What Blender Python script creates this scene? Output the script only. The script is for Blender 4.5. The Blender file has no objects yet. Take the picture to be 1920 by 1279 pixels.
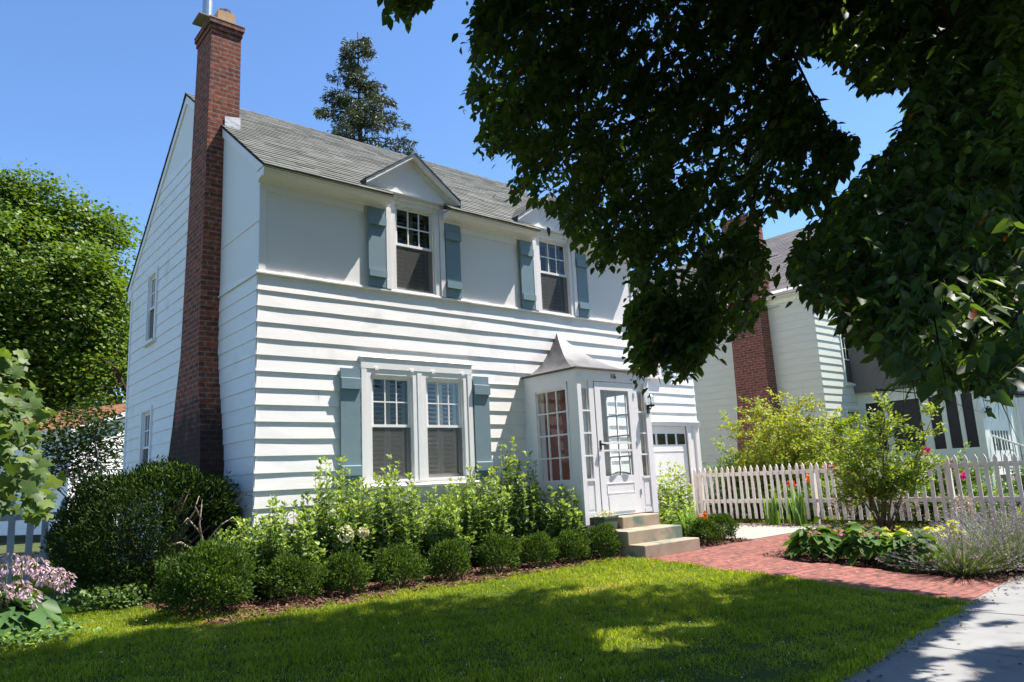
import bpy, math, random
import numpy as np
from mathutils import Vector
random.seed(7)
rng = np.random.default_rng(11)
SC = bpy.context.scene
COL = SC.collection

# ------------------------------------------------------------------ camera model
CAM = np.array([-3.33386, -8.82621, 1.15476]); YAW, PITCH, ROLL, FPX = -0.7038856, 0.1851461, -0.0486781, 1365.82
def _rx(a): c, s = math.cos(a), math.sin(a); return np.array([[1, 0, 0], [0, c, -s], [0, s, c]])
def _rz(a): c, s = math.cos(a), math.sin(a); return np.array([[c, -s, 0], [s, c, 0], [0, 0, 1]])
RC = _rz(YAW) @ _rx(math.pi / 2 + PITCH) @ _rz(ROLL)
def at(x, y, d):
    return CAM + RC @ np.array([(x - 960) / FPX, -(y - 639.5) / FPX, -1.0]) * d
def pix(P):
    q = (np.atleast_2d(P) - CAM) @ RC
    z = np.where(-q[:, 2] > .05, -q[:, 2], np.nan)
    return 960 + FPX * q[:, 0] / z, 639.5 - FPX * q[:, 1] / z, -q[:, 2]
SUN = np.array([2.4, -1.0, 4.8]); SUN = SUN / np.linalg.norm(SUN)

def zg(x, y):                                   # height of the ground
    t = np.clip((-2.2 - np.asarray(y, float)) / 3.8, 0, 1)
    return -0.2 * t

def ye(x): return -6.44 + .0855 * np.asarray(x, float)      # lawn / sidewalk edge

# ------------------------------------------------------------------ materials
MATS = {}
def mat(name):
    m = bpy.data.materials.new(name); m.use_nodes = True
    nt = m.node_tree; nt.nodes.clear()
    o = nt.nodes.new('ShaderNodeOutputMaterial')
    return m, nt, o
def N(nt, t, **k):
    n = nt.nodes.new(t)
    for a, v in k.items():
        if a in n.inputs: n.inputs[a].default_value = v
        else: setattr(n, a, v)
    return n
def ramp(nt, fac, stops):
    r = nt.nodes.new('ShaderNodeValToRGB'); e = r.color_ramp.elements
    while len(e) < len(stops): e.new(.5)
    for i, (p, c) in enumerate(stops):
        e[i].position = p; e[i].color = (*c, 1)
    nt.links.new(fac, r.inputs[0]); return r.outputs[0]
def surf(name, c1, c2=None, rough=.6, scale=6., stretch=(1, 1, 1), bump=.1, bscale=30., spec=.4, bdist=.01, metal=0., blotch=None):
    m, nt, o = mat(name); L = nt.links.new
    tc = N(nt, 'ShaderNodeTexCoord'); mp = N(nt, 'ShaderNodeMapping'); mp.inputs['Scale'].default_value = stretch
    L(tc.outputs['Object'], mp.inputs[0])
    no = N(nt, 'ShaderNodeTexNoise', Scale=scale, Detail=6., Roughness=.6); L(mp.outputs[0], no.inputs['Vector'])
    b = N(nt, 'ShaderNodeBsdfPrincipled', Roughness=rough, Metallic=metal); b.inputs['Specular IOR Level'].default_value = spec
    col = ramp(nt, no.outputs[0], [(.3, c1), (.7, c2 or c1)])
    if blotch:
        n3 = N(nt, 'ShaderNodeTexNoise', Scale=blotch[0], Detail=4.); L(tc.outputs['Object'], n3.inputs['Vector'])
        f = ramp(nt, n3.outputs[0], [(blotch[2], (0, 0, 0)), (blotch[2] + .12, (1, 1, 1))])
        mx = N(nt, 'ShaderNodeMix', data_type='RGBA'); L(f, mx.inputs[0]); L(col, mx.inputs[6]); mx.inputs[7].default_value = (*blotch[1], 1)
        col = mx.outputs[2]
    L(col, b.inputs['Base Color'])
    n2 = N(nt, 'ShaderNodeTexNoise', Scale=bscale, Detail=5.); L(mp.outputs[0], n2.inputs['Vector'])
    bp = N(nt, 'ShaderNodeBump', Strength=bump, Distance=bdist); L(n2.outputs[0], bp.inputs['Height']); L(bp.outputs[0], b.inputs['Normal'])
    L(b.outputs[0], o.inputs[0]); return m
def varmat(name, stops, rough=.8, bump=.3, bscale=60., spec=.2):
    m, nt, o = mat(name); L = nt.links.new
    a = N(nt, 'ShaderNodeAttribute', attribute_name='var')
    b = N(nt, 'ShaderNodeBsdfPrincipled', Roughness=rough); b.inputs['Specular IOR Level'].default_value = spec
    L(ramp(nt, a.outputs['Fac'], stops), b.inputs['Base Color'])
    n2 = N(nt, 'ShaderNodeTexNoise', Scale=bscale, Detail=4.); tc = N(nt, 'ShaderNodeTexCoord'); L(tc.outputs['Object'], n2.inputs['Vector'])
    bp = N(nt, 'ShaderNodeBump', Strength=bump, Distance=.01); L(n2.outputs[0], bp.inputs['Height']); L(bp.outputs[0], b.inputs['Normal'])
    L(b.outputs[0], o.inputs[0]); return m
def leafmat(name, stops, trans=.35, tboost=1.5, rough=.5, spec=.35):
    m, nt, o = mat(name); L = nt.links.new
    a = N(nt, 'ShaderNodeAttribute', attribute_name='var')
    c = ramp(nt, a.outputs['Fac'], stops)
    b = N(nt, 'ShaderNodeBsdfPrincipled', Roughness=rough); b.inputs['Specular IOR Level'].default_value = spec
    L(c, b.inputs['Base Color'])
    t = N(nt, 'ShaderNodeBsdfTranslucent')
    hs = N(nt, 'ShaderNodeMix', data_type='RGBA', blend_type='MULTIPLY'); hs.inputs[0].default_value = 1
    L(c, hs.inputs[6]); hs.inputs[7].default_value = (1.35 * tboost, 1.25 * tboost, .45 * tboost, 1)
    L(hs.outputs[2], t.inputs[0])
    mx = N(nt, 'ShaderNodeMixShader'); mx.inputs[0].default_value = trans
    L(b.outputs[0], mx.inputs[1]); L(t.outputs[0], mx.inputs[2]); L(mx.outputs[0], o.inputs[0]); return m
def brickmat(name, c1, c2, mortar, bw, rh, ms, uv=True, soot=None, rot=0., bumpk=.6, offset=.5):
    m, nt, o = mat(name); L = nt.links.new
    tc = N(nt, 'ShaderNodeTexCoord'); mp = N(nt, 'ShaderNodeMapping'); mp.inputs['Rotation'].default_value = (0, 0, rot)
    src = tc.outputs['UV' if uv else 'Object']; L(src, mp.inputs[0])
    wn = N(nt, 'ShaderNodeTexNoise', Scale=3., Detail=3.); L(src, wn.inputs['Vector'])
    va = N(nt, 'ShaderNodeVectorMath', operation='SCALE'); va.inputs['Scale'].default_value = .012; L(wn.outputs['Color'], va.inputs[0])
    vb = N(nt, 'ShaderNodeVectorMath', operation='ADD'); L(mp.outputs[0], vb.inputs[0]); L(va.outputs[0], vb.inputs[1])
    bt = N(nt, 'ShaderNodeTexBrick', Scale=1., offset=offset)
    bt.inputs['Mortar Size'].default_value = ms; bt.inputs['Brick Width'].default_value = bw; bt.inputs['Row Height'].default_value = rh
    bt.inputs['Color1'].default_value = (*c1, 1); bt.inputs['Color2'].default_value = (*c2, 1); bt.inputs['Mortar'].default_value = (*mortar, 1)
    bt.inputs['Mortar Smooth'].default_value = .2; bt.inputs['Bias'].default_value = -.1
    L(vb.outputs[0], bt.inputs['Vector'])
    no = N(nt, 'ShaderNodeTexNoise', Scale=14., Detail=5.); L(src, no.inputs['Vector'])
    mx = N(nt, 'ShaderNodeMix', data_type='RGBA', blend_type='MULTIPLY'); mx.inputs[0].default_value = 1.
    L(bt.outputs[0], mx.inputs[6]); L(ramp(nt, no.outputs[0], [(.28, (.42, .42, .42)), (.72, (1.25, 1.2, 1.2))]), mx.inputs[7])
    col = mx.outputs[2]
    if soot:                                    # a soot / moss stain with a shape of its own (z band, ragged edge)
        ob = N(nt, 'ShaderNodeSeparateXYZ'); L(tc.outputs['Object'], ob.inputs[0])
        ns = N(nt, 'ShaderNodeTexNoise', Scale=5., Detail=6.); L(tc.outputs['Object'], ns.inputs['Vector'])
        ad = N(nt, 'ShaderNodeMath', operation='MULTIPLY_ADD'); L(ns.outputs[0], ad.inputs[0]); ad.inputs[1].default_value = soot[1]; L(ob.outputs[2], ad.inputs[2])
        f = ramp(nt, ad.outputs[0], [(0, (0, 0, 0)), (1, (1, 1, 1))]) if False else ad.outputs[0]
        mr = N(nt, 'ShaderNodeMapRange'); L(f, mr.inputs[0]); mr.inputs[1].default_value = soot[0]; mr.inputs[2].default_value = soot[0] + .5
        mr.inputs[3].default_value = soot[3]; mr.inputs[4].default_value = 0.
        sx = N(nt, 'ShaderNodeMix', data_type='RGBA'); L(mr.outputs[0], sx.inputs[0]); L(col, sx.inputs[6]); sx.inputs[7].default_value = (*soot[2], 1)
        col = sx.outputs[2]
    b = N(nt, 'ShaderNodeBsdfPrincipled', Roughness=.85); b.inputs['Specular IOR Level'].default_value = .2
    L(col, b.inputs['Base Color'])
    bp = N(nt, 'ShaderNodeBump', Strength=bumpk, Distance=.012, invert=True); L(bt.outputs['Fac'], bp.inputs['Height'])
    bp2 = N(nt, 'ShaderNodeBump', Strength=.4, Distance=.006); L(no.outputs[0], bp2.inputs['Height']); L(bp.outputs[0], bp2.inputs['Normal'])
    L(bp2.outputs[0], b.inputs['Normal']); L(b.outputs[0], o.inputs[0]); return m
def glassmat(name, tint=(.9, .93, .92), refl=1.):
    m, nt, o = mat(name); L = nt.links.new
    t = N(nt, 'ShaderNodeBsdfTransparent'); t.inputs[0].default_value = (*tint, 1)
    g = N(nt, 'ShaderNodeBsdfGlossy', Roughness=.02); g.inputs[0].default_value = (1, 1, 1, 1)
    no = N(nt, 'ShaderNodeTexNoise', Scale=2.5, Detail=1.); bp = N(nt, 'ShaderNodeBump', Strength=.08, Distance=.02)
    tc = N(nt, 'ShaderNodeTexCoord'); L(tc.outputs['Object'], no.inputs['Vector']); L(no.outputs[0], bp.inputs['Height']); L(bp.outputs[0], g.inputs['Normal'])
    f = N(nt, 'ShaderNodeFresnel', IOR=1.5); ml = N(nt, 'ShaderNodeMath', operation='MULTIPLY'); ml.inputs[1].default_value = refl
    L(f.outputs[0], ml.inputs[0]); mx = N(nt, 'ShaderNodeMixShader'); L(ml.outputs[0], mx.inputs[0]); L(t.outputs[0], mx.inputs[1]); L(g.outputs[0], mx.inputs[2])
    L(mx.outputs[0], o.inputs[0]); return m
def screenmat(name, c, op):
    m, nt, o = mat(name); L = nt.links.new
    t = N(nt, 'ShaderNodeBsdfTransparent'); d = N(nt, 'ShaderNodeBsdfDiffuse'); d.inputs[0].default_value = (*c, 1)
    mx = N(nt, 'ShaderNodeMixShader'); mx.inputs[0].default_value = op; L(t.outputs[0], mx.inputs[1]); L(d.outputs[0], mx.inputs[2])
    L(mx.outputs[0], o.inputs[0]); return m

WHITE = surf('white_house_paint', (.79, .755, .735), (.85, .815, .795), rough=.5, scale=2.2, stretch=(1, 1, 6), bump=.16, bscale=18, bdist=.005, blotch=(1.9, (.71, .68, .655), .6))
TRIM = surf('white_trim_paint', (.79, .755, .735), (.84, .805, .785), rough=.45, scale=8, bump=.08, bscale=40, bdist=.003)
STUCCO = surf('smooth_white_panel', (.765, .735, .715), (.79, .76, .74), rough=.6, scale=1.2, bump=.07, bscale=8, bdist=.003)
SHUT = surf('blue_grey_paint', (.165, .235, .27), (.19, .265, .295), rough=.5, scale=5, bump=.1, bscale=35, bdist=.003, blotch=(9, (.24, .33, .36), .7))
SHING = varmat('grey_shingles', [(0, (.085, .088, .078)), (.5, (.125, .128, .115)), (1, (.175, .175, .158))], rough=.9, bump=.5, bscale=90)
SHINGN = varmat('warm_grey_shingles', [(0, (.12, .11, .105)), (1, (.21, .19, .185))], rough=.9, bump=.5, bscale=90)
SHINGO = varmat('rusty_shingles', [(0, (.26, .115, .06)), (1, (.4, .19, .1))], rough=.9, bump=.4)
CHIM = brickmat('chimney_brick', (.30, .08, .045), (.14, .046, .033), (.23, .175, .135), .21, .073, .011, soot=(2.75, 1.5, (.02, .017, .015), .82))
NCHIM = brickmat('neighbour_brick', (.29, .085, .06), (.18, .055, .042), (.26, .2, .16), .21, .073, .011)
BHOUSE = brickmat('brown_brick', (.13, .05, .035), (.09, .035, .03), (.2, .16, .13), .21, .073, .01)
PATH = brickmat('paving_brick', (.31, .115, .09), (.2, .075, .06), (.12, .08, .065), .2, .1, .008, uv=False, bumpk=.25)
CONC = surf('steps_concrete', (.31, .235, .16), (.40, .31, .22), rough=.85, scale=4, bump=.3, bscale=60, bdist=.006, blotch=(2.9, (.14, .18, .135), .49))
SLAB = surf('drive_concrete', (.285, .255, .21), (.35, .315, .265), rough=.85, scale=3, bump=.25, bscale=70, bdist=.005)
WALK = surf('sidewalk_concrete', (.19, .187, .18), (.25, .246, .238), rough=.85, scale=1.6, bump=.35, bscale=90, bdist=.006, blotch=(3.1, (.15, .147, .14), .58))
ASPH = surf('asphalt', (.045, .045, .047), (.06, .06, .062), rough=.9, scale=20, bump=.4, bscale=120)
FOUND = surf('foundation', (.12, .11, .10), (.2, .18, .16), rough=.9, scale=5, bump=.4, bscale=30)
GROUND = surf('yard_ground', (.065, .08, .028), (.10, .115, .045), rough=.95, scale=1.3, bump=.9, bscale=45, bdist=.04, spec=.1)
SOIL = surf('lawn_soil', (.05, .075, .015), (.075, .11, .02), rough=.95, scale=5, bump=.8, bscale=80, bdist=.02, spec=.1)
MULCH = surf('mulch_soil', (.07, .035, .024), (.13, .065, .045), rough=.95, scale=14, bump=1., bscale=60, bdist=.03, spec=.1)
CHIPS = varmat('mulch_chips', [(0, (.06, .03, .022)), (.6, (.15, .075, .052)), (1, (.24, .13, .09))], rough=.9)
METAL = surf('porch_roof_metal', (.105, .105, .112), (.15, .148, .157), rough=.5, scale=2.5, bump=.15, bscale=6, bdist=.02, metal=.35, blotch=(3.2, (.085, .083, .08), .55))
FLASH = surf('lead_flashing', (.5, .5, .5), (.62, .62, .62), rough=.5, scale=9, bump=.5, bscale=14, metal=.3)
CLAY = surf('clay_flue', (.45, .25, .11), (.55, .33, .16), rough=.8, scale=6)
STEEL = surf('galvanised', (.45, .46, .47), (.55, .56, .57), rough=.35, metal=.8)
DARK = surf('black_iron', (.014, .014, .015), (.02, .02, .02), rough=.4)
EDGE = surf('drip_edge', (.09, .08, .06), (.13, .11, .08), rough=.7)
GLASS = glassmat('window_glass')
GLASS2 = glassmat('side_window_glass', (.5, .52, .52), .3)
SCREEN = screenmat('insect_screen', (.13, .125, .12), .62)
DSCREEN = screenmat('dark_screen', (.012, .012, .013), .8)
BLIND = surf('interior_shutter_paint', (.45, .45, .4), (.52, .52, .47), rough=.5)
INT = surf('dark_backing', (.07, .065, .06), (.09, .085, .08), rough=.8)
REDDOOR = surf('red_door_paint', (.24, .045, .024), (.28, .055, .028), rough=.4, scale=3)
NGREEN = surf('pale_green_siding', (.60, .60, .49), (.65, .65, .54), rough=.55, scale=2, stretch=(1, 1, 5), bump=.1, bscale=18)
NTRIM = surf('cream_trim', (.70, .71, .62), (.75, .76, .67), rough=.5)
BLUEW = surf('pale_blue_siding', (.58, .62, .66), (.63, .67, .71), rough=.55, scale=2, stretch=(1, 1, 5))
FENCEW = surf('fence_white_paint', (.72, .64, .585), (.79, .715, .66), rough=.6, scale=9, stretch=(1, 1, .4), bump=.25, bscale=30, bdist=.004, blotch=(5, (.58, .51, .46), .64))  # white tinted warm to stand in for light bounced off the bricks
FENCEB = surf('grey_fence_paint', (.36, .39, .46), (.44, .47, .53), rough=.6, scale=9, bump=.2, bscale=30)
BARK = surf('tree_bark', (.03, .023, .018), (.075, .058, .045), rough=.95, scale=9, stretch=(1, 1, .25), bump=1., bscale=22, bdist=.04, spec=.1)
STEM = surf('shrub_stem', (.10, .075, .045), (.17, .13, .08), rough=.85, scale=12)
GSTEM = surf('green_stem', (.09, .12, .03), (.14, .17, .05), rough=.7, scale=12)
DRYB = surf('bare_branch', (.3, .24, .19), (.42, .35, .28), rough=.9, scale=12)
PLANTER = surf('green_planter', (.05, .075, .045), (.08, .11, .07), rough=.7, scale=8, blotch=(6, (.12, .08, .05), .6))
L_TREE = leafmat('street_tree_leaf', [(0, (.018, .034, .009)), (.55, (.038, .07, .013)), (.93, (.075, .118, .02)), (.97, (.10, .12, .02)), (1, (.2, .06, .012))], trans=.42, tboost=2.6)
L_MAPLE = leafmat('maple_leaf', [(0, (.04, .085, .010)), (.6, (.095, .165, .016)), (1, (.17, .24, .026))], trans=.33, tboost=1.3)
L_CONIF = leafmat('conifer_needle', [(0, (.034, .052, .026)), (.6, (.062, .082, .036)), (1, (.13, .13, .055))], trans=.1)
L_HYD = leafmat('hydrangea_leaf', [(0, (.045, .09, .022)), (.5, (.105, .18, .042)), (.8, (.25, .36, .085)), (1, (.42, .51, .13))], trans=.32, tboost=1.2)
L_BOX = leafmat('boxwood_leaf', [(0, (.02, .044, .008)), (.6, (.05, .098, .013)), (1, (.135, .215, .026))], trans=.25, rough=.6, spec=.18)
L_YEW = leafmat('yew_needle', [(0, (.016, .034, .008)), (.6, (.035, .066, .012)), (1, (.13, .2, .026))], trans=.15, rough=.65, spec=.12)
L_VINE = leafmat('grape_leaf', [(0, (.055, .10, .026)), (.6, (.105, .17, .04)), (1, (.24, .31, .045))], trans=.45, tboost=1.1)
L_HOSTA = leafmat('hosta_leaf', [(0, (.045, .10, .03)), (1, (.10, .19, .06))], trans=.2, rough=.5, spec=.22)
L_HOSTAG = leafmat('green_hosta_leaf', [(0, (.04, .095, .012)), (.75, (.075, .15, .018)), (.9, (.16, .25, .025)), (1, (.34, .40, .03))], trans=.28, rough=.55, spec=.15)
L_GOLD = leafmat('golden_hosta_leaf', [(0, (.36, .40, .02)), (1, (.55, .55, .04))], trans=.3)
L_SHR = leafmat('golden_shrub_leaf', [(0, (.10, .17, .025)), (.5, (.19, .26, .035)), (.85, (.33, .36, .05)), (1, (.40, .33, .07))], trans=.35)
L_ROSE = leafmat('perennial_leaf', [(0, (.06, .12, .03)), (.6, (.11, .2, .05)), (1, (.24, .33, .07))], trans=.3)
L_LAV = leafmat('lavender_leaf', [(0, (.055, .085, .032)), (.6, (.105, .145, .065)), (1, (.22, .25, .15))], trans=.2)
L_LAVF = leafmat('lavender_flower', [(0, (.19, .15, .30)), (1, (.34, .28, .44))], trans=.2)
L_GRASS = leafmat('grass_blade', [(0, (.11, .165, .012)), (.5, (.225, .295, .017)), (.85, (.31, .37, .028)), (1, (.46, .40, .13))], trans=.5, tboost=1.35, rough=.45)
L_IRIS = leafmat('iris_blade', [(0, (.09, .19, .04)), (1, (.17, .29, .07))], trans=.35)
F_PURP = leafmat('lilac_petal', [(0, (.42, .27, .42)), (1, (.68, .52, .64))], trans=.35, tboost=.8)
F_PINK = leafmat('magenta_petal', [(0, (.52, .03, .22)), (1, (.72, .10, .38))], trans=.3, tboost=.7)
F_RED = leafmat('red_petal', [(0, (.6, .03, .03)), (1, (.75, .12, .05))], trans=.3, tboost=.7)
F_ORA = leafmat('orange_petal', [(0, (.75, .13, .01)), (1, (.85, .25, .02))], trans=.3, tboost=.7)
F_WHT = leafmat('cream_petal', [(0, (.6, .58, .38)), (1, (.8, .78, .62))], trans=.3, tboost=.7)
F_BLUSH = leafmat('blush_petal', [(0, (.55, .38, .40)), (1, (.72, .58, .58))], trans=.3, tboost=.7)
LITTER = varmat('dry_leaf', [(0, (.12, .05, .02)), (.6, (.25, .13, .06)), (1, (.45, .36, .22))])

# ------------------------------------------------------------------ objects
def tag(o, label=None, cat=None, group=None, kind=None):
    if label: o['label'] = label
    if cat: o['category'] = cat
    if group: o['group'] = group
    if kind: o['kind'] = kind
    return o
def thing(name, loc, label, cat, group=None):
    o = bpy.data.objects.new(name, None); COL.objects.link(o); o.location = loc; o.empty_display_size = .2
    return tag(o, label, cat, group)
def root_loc(o):
    while o.parent: o = o.parent
    return np.array(o.location)
def link_mesh(name, me, m, parent=None):
    for x in (m if isinstance(m, (list, tuple)) else [m]): me.materials.append(x)
    o = bpy.data.objects.new(name, me); COL.objects.link(o)
    if parent: o.parent = parent
    return o
def np_mesh(name, V, F, m, parent=None, var=None, smooth=False):
    V = np.asarray(V, np.float32).reshape(-1, 3)
    if parent is not None: V = V - root_loc(parent).astype(np.float32)
    F = np.asarray(F, np.int32); k = F.shape[1]
    me = bpy.data.meshes.new(name)
    me.vertices.add(len(V)); me.vertices.foreach_set('co', V.ravel())
    me.loops.add(F.size); me.loops.foreach_set('vertex_index', F.ravel())
    me.polygons.add(len(F)); me.polygons.foreach_set('loop_start', np.arange(0, F.size, k, dtype=np.int32))
    if smooth: me.polygons.foreach_set('use_smooth', np.ones(len(F), bool))
    me.update(calc_edges=True)
    if var is not None:
        a = me.attributes.new('var', 'FLOAT', 'POINT'); a.data.foreach_set('value', np.asarray(var, np.float32))
    return link_mesh(name, me, m, parent)

class MB:
    def __init__(s, O=(0, 0, 0), U=(1, 0, 0), Nn=(0, -1, 0)):
        s.v = []; s.f = []; s.var = []; s.curvar = .5
        s.O = np.array(O, float); s.U = np.array(U, float); s.N = np.array(Nn, float); s.Z = np.array([0, 0, 1.])
    def pt(s, u, n, z): return s.O + s.U * u + s.N * n + s.Z * z
    def add(s, pts, faces, local=True):
        b = len(s.v)
        for p in pts:
            s.v.append(tuple(s.pt(*p)) if local else tuple(p)); s.var.append(s.curvar)
        s.f += [tuple(b + i for i in f) for f in faces]
    def box(s, u0, u1, n0, n1, z0, z1):
        s.add([(u0, n0, z0), (u1, n0, z0), (u1, n1, z0), (u0, n1, z0), (u0, n0, z1), (u1, n0, z1), (u1, n1, z1), (u0, n1, z1)],
              [(0, 1, 2, 3), (4, 7, 6, 5), (0, 4, 5, 1), (1, 5, 6, 2), (2, 6, 7, 3), (3, 7, 4, 0)])
    def quad(s, *p, local=True): s.add(p, [tuple(range(len(p)))], local)
    def prism(s, prof, u0, u1):                 # profile in (n, z), extruded along u
        k = len(prof)
        s.add([(u0, a, b) for a, b in prof] + [(u1, a, b) for a, b in prof],
              [tuple(range(k)), tuple(range(2 * k - 1, k - 1, -1))] + [(i, k + i, k + (i + 1) % k, (i + 1) % k) for i in range(k)])
    def plate(s, prof, n0, n1):                 # profile in (u, z), extruded along n
        k = len(prof)
        s.add([(a, n0, b) for a, b in prof] + [(a, n1, b) for a, b in prof],
              [tuple(range(k)), tuple(range(2 * k - 1, k - 1, -1))] + [(i, k + i, k + (i + 1) % k, (i + 1) % k) for i in range(k)])
    def tube(s, pts, rad, n=6, cap=True):       # world-space tube
        pts = [np.asarray(p, float) for p in pts]; b = len(s.v); m = len(pts)
        if not hasattr(rad, '__len__'): rad = [rad] * m
        for i, p in enumerate(pts):
            d = pts[min(i + 1, m - 1)] - pts[max(i - 1, 0)]; d = d / (np.linalg.norm(d) + 1e-9)
            a = np.cross(d, [0, 0, 1.] if abs(d[2]) < .9 else [1., 0, 0]); a /= np.linalg.norm(a); c = np.cross(d, a)
            for j in range(n):
                t = 2 * math.pi * j / n
                s.v.append(tuple(p + rad[i] * (a * math.cos(t) + c * math.sin(t)))); s.var.append(s.curvar)
        for i in range(m - 1):
            for j in range(n):
                s.f.append((b + i * n + j, b + i * n + (j + 1) % n, b + (i + 1) * n + (j + 1) % n, b + (i + 1) * n + j))
        if cap:
            s.f.append(tuple(b + j for j in range(n))[::-1]); s.f.append(tuple(b + (m - 1) * n + j for j in range(n)))
    def build_each(s, name, m, parent=None, uv=False, tol=.004):
        V = np.array(s.v); g = list(range(len(s.f))); rt = {}
        up = list(range(len(s.v)))
        def fd(i):
            while up[i] != i: up[i] = up[up[i]]; i = up[i]
            return i
        for f in s.f:
            for k in f[1:]: up[fd(k)] = fd(f[0])
        isl = {}
        for fi, f in enumerate(s.f): isl.setdefault(fd(f[0]), []).append(fi)
        cl = []
        for fs in isl.values():
            ids = sorted({k for fi in fs for k in s.f[fi]}); lo, hi = V[ids].min(0) - tol, V[ids].max(0) + tol; hit = [q for q in cl if (q[1] <= hi).all() and (lo <= q[2]).all()]
            for q in hit: fs = fs + q[0]; lo = np.minimum(lo, q[1]); hi = np.maximum(hi, q[2]); cl = [z for z in cl if z is not q]
            cl.append((fs, lo, hi))
        out = []
        for fs, _, _ in cl:
            ids = sorted({k for fi in fs for k in s.f[fi]}); mp = {k: i for i, k in enumerate(ids)}; w = MB(); w.v = [s.v[k] for k in ids]; w.var = [s.var[k] for k in ids]; w.f = [tuple(mp[k] for k in s.f[fi]) for fi in fs]
            out.append(w.build(name, m, parent, uv=uv))
        return out
    def build(s, name, m, parent=None, smooth=False, uv=False):
        off = root_loc(parent) if parent is not None else np.zeros(3)
        me = bpy.data.meshes.new(name)
        me.from_pydata([(x - off[0], y - off[1], z - off[2]) for x, y, z in s.v], [], s.f)
        me.validate()
        import bmesh
        bm = bmesh.new(); bm.from_mesh(me); bmesh.ops.recalc_face_normals(bm, faces=bm.faces); bm.to_mesh(me); bm.free()
        if len(s.var) == len(me.vertices):
            a = me.attributes.new('var', 'FLOAT', 'POINT'); a.data.foreach_set('value', np.asarray(s.var, np.float32))
        if uv:
            ul = me.uv_layers.new(name='UVMap')
            for p in me.polygons:
                n = p.normal; ax = max(range(3), key=lambda i: abs(n[i]))
                for li in p.loop_indices:
                    c = me.vertices[me.loops[li].vertex_index].co
                    ul.data[li].uv = (c.y, c.z) if ax == 0 else ((c.x, c.z) if ax == 1 else (c.x, c.y))
        if smooth: me.polygons.foreach_set('use_smooth', [True] * len(me.polygons))
        return link_mesh(name, me, m, parent)

def copy_tree(o, parent=None):
    c = o.copy(); COL.objects.link(c)
    if parent: c.parent = parent
    for ch in list(o.children): copy_tree(ch, c)
    return c

# ------------------------------------------------------------------ leaves
def nrm(a): return a / (np.linalg.norm(a, axis=-1, keepdims=True) + 1e-9)
def leaf_arrays(P, D, Nn, L, W, droop=.1, fold=.3):
    n = len(P); D = nrm(D); S = nrm(np.cross(D, Nn)); Nn = np.cross(S, D)
    L = np.broadcast_to(L, n)[:, None]; W = np.broadcast_to(W, n)[:, None]
    up = fold * W * .5 * Nn
    V = np.stack([P, P + .3 * L * D - .5 * W * S + up, P + .68 * L * D - .4 * W * S + up * .8 - droop * .4 * L * Nn,
                  P + L * D - droop * L * Nn, P + .68 * L * D + .4 * W * S + up * .8 - droop * .4 * L * Nn, P + .3 * L * D + .5 * W * S + up], 1)
    i = np.arange(n)[:, None] * 6
    F = np.concatenate([i + np.array([0, 3, 2, 1]), i + np.array([0, 5, 4, 3])], 0)
    return V.reshape(-1, 3), F
def leaves(name, P, D, Nn, L, W, m, parent, var, droop=.1, fold=.3):
    V, F = leaf_arrays(np.asarray(P), np.asarray(D), np.asarray(Nn), L, W, droop, fold)
    return np_mesh(name, V, F, m, parent, np.repeat(var, 6))
def rdir(n): return nrm(rng.normal(size=(n, 3)))
def up_n(n, k=1.): return nrm(rng.normal(size=(n, 3)) * .6 + np.array([0, 0, k]))

# ================================================================== THE HOUSE
ZB = 3.85; LAP = .2083; HL = 7.246; HD = 6.62; ZE = 5.21; ZR = 7.84; RY = 3.33
house = thing('clapboard_house', (3.6, 3.3, 0), 'white clapboard house with grey shingle roof, tall brick chimney and two gabled window dormers', 'house')

def lap_wall(mb, length, zs, openings, ulim=None, prot=.02, seg=.45, jit=.0025):
    """zs: descending list of row edges; openings: (u0,u1,z0,z1) in wall coordinates"""
    for z1, z0 in zip(zs[:-1], zs[1:]):
        brk = sorted({z0, z1} | {z for o in openings for z in (o[2], o[3]) if z0 + .004 < z < z1 - .004})
        for a, b in zip(brk[:-1], brk[1:]):
            la = ulim(a) if ulim else (0, length); lb = ulim(b) if ulim else (0, length)
            if lb[1] - lb[0] < .02: continue
            cuts = sorted([(o[0], o[1]) for o in openings if o[2] < (a + b) / 2 < o[3]])
            spans = []; cur = 0.
            x0 = None
            lo = None
            for c in cuts:
                spans.append((lo, c[0])); lo = c[1]
            spans.append((lo, None))
            for s0, s1 in spans:
                A0 = la[0] if s0 is None else s0; A1 = la[1] if s1 is None else s1
                B0 = lb[0] if s0 is None else s0; B1 = lb[1] if s1 is None else s1
                if A1 - A0 < .01: continue
                k = max(1, int((A1 - A0) / seg)); pa = prot * (z1 - a) / (z1 - z0); pb = prot * (z1 - b) / (z1 - z0)
                pts = []
                for i in range(k + 1):
                    t = i / k; j = random.uniform(-1, 1)
                    ja = jit * j if a == z0 else 0; jz = random.uniform(-1, 1) * jit * .9 if a == z0 else 0
                    ua = A0 + (A1 - A0) * t; ub = B0 + (B1 - B0) * t
                    pts += [(ub, pb, b), (ua, pa + ja, a + jz), (ua, -.012, a + jz)]
                f = []
                for i in range(k):
                    q = i * 3; f.append((q, q + 1, q + 4, q + 3))
                    if a == z0: f.append((q + 1, q + 2, q + 5, q + 4))
                mb.add(pts, f)

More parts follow.
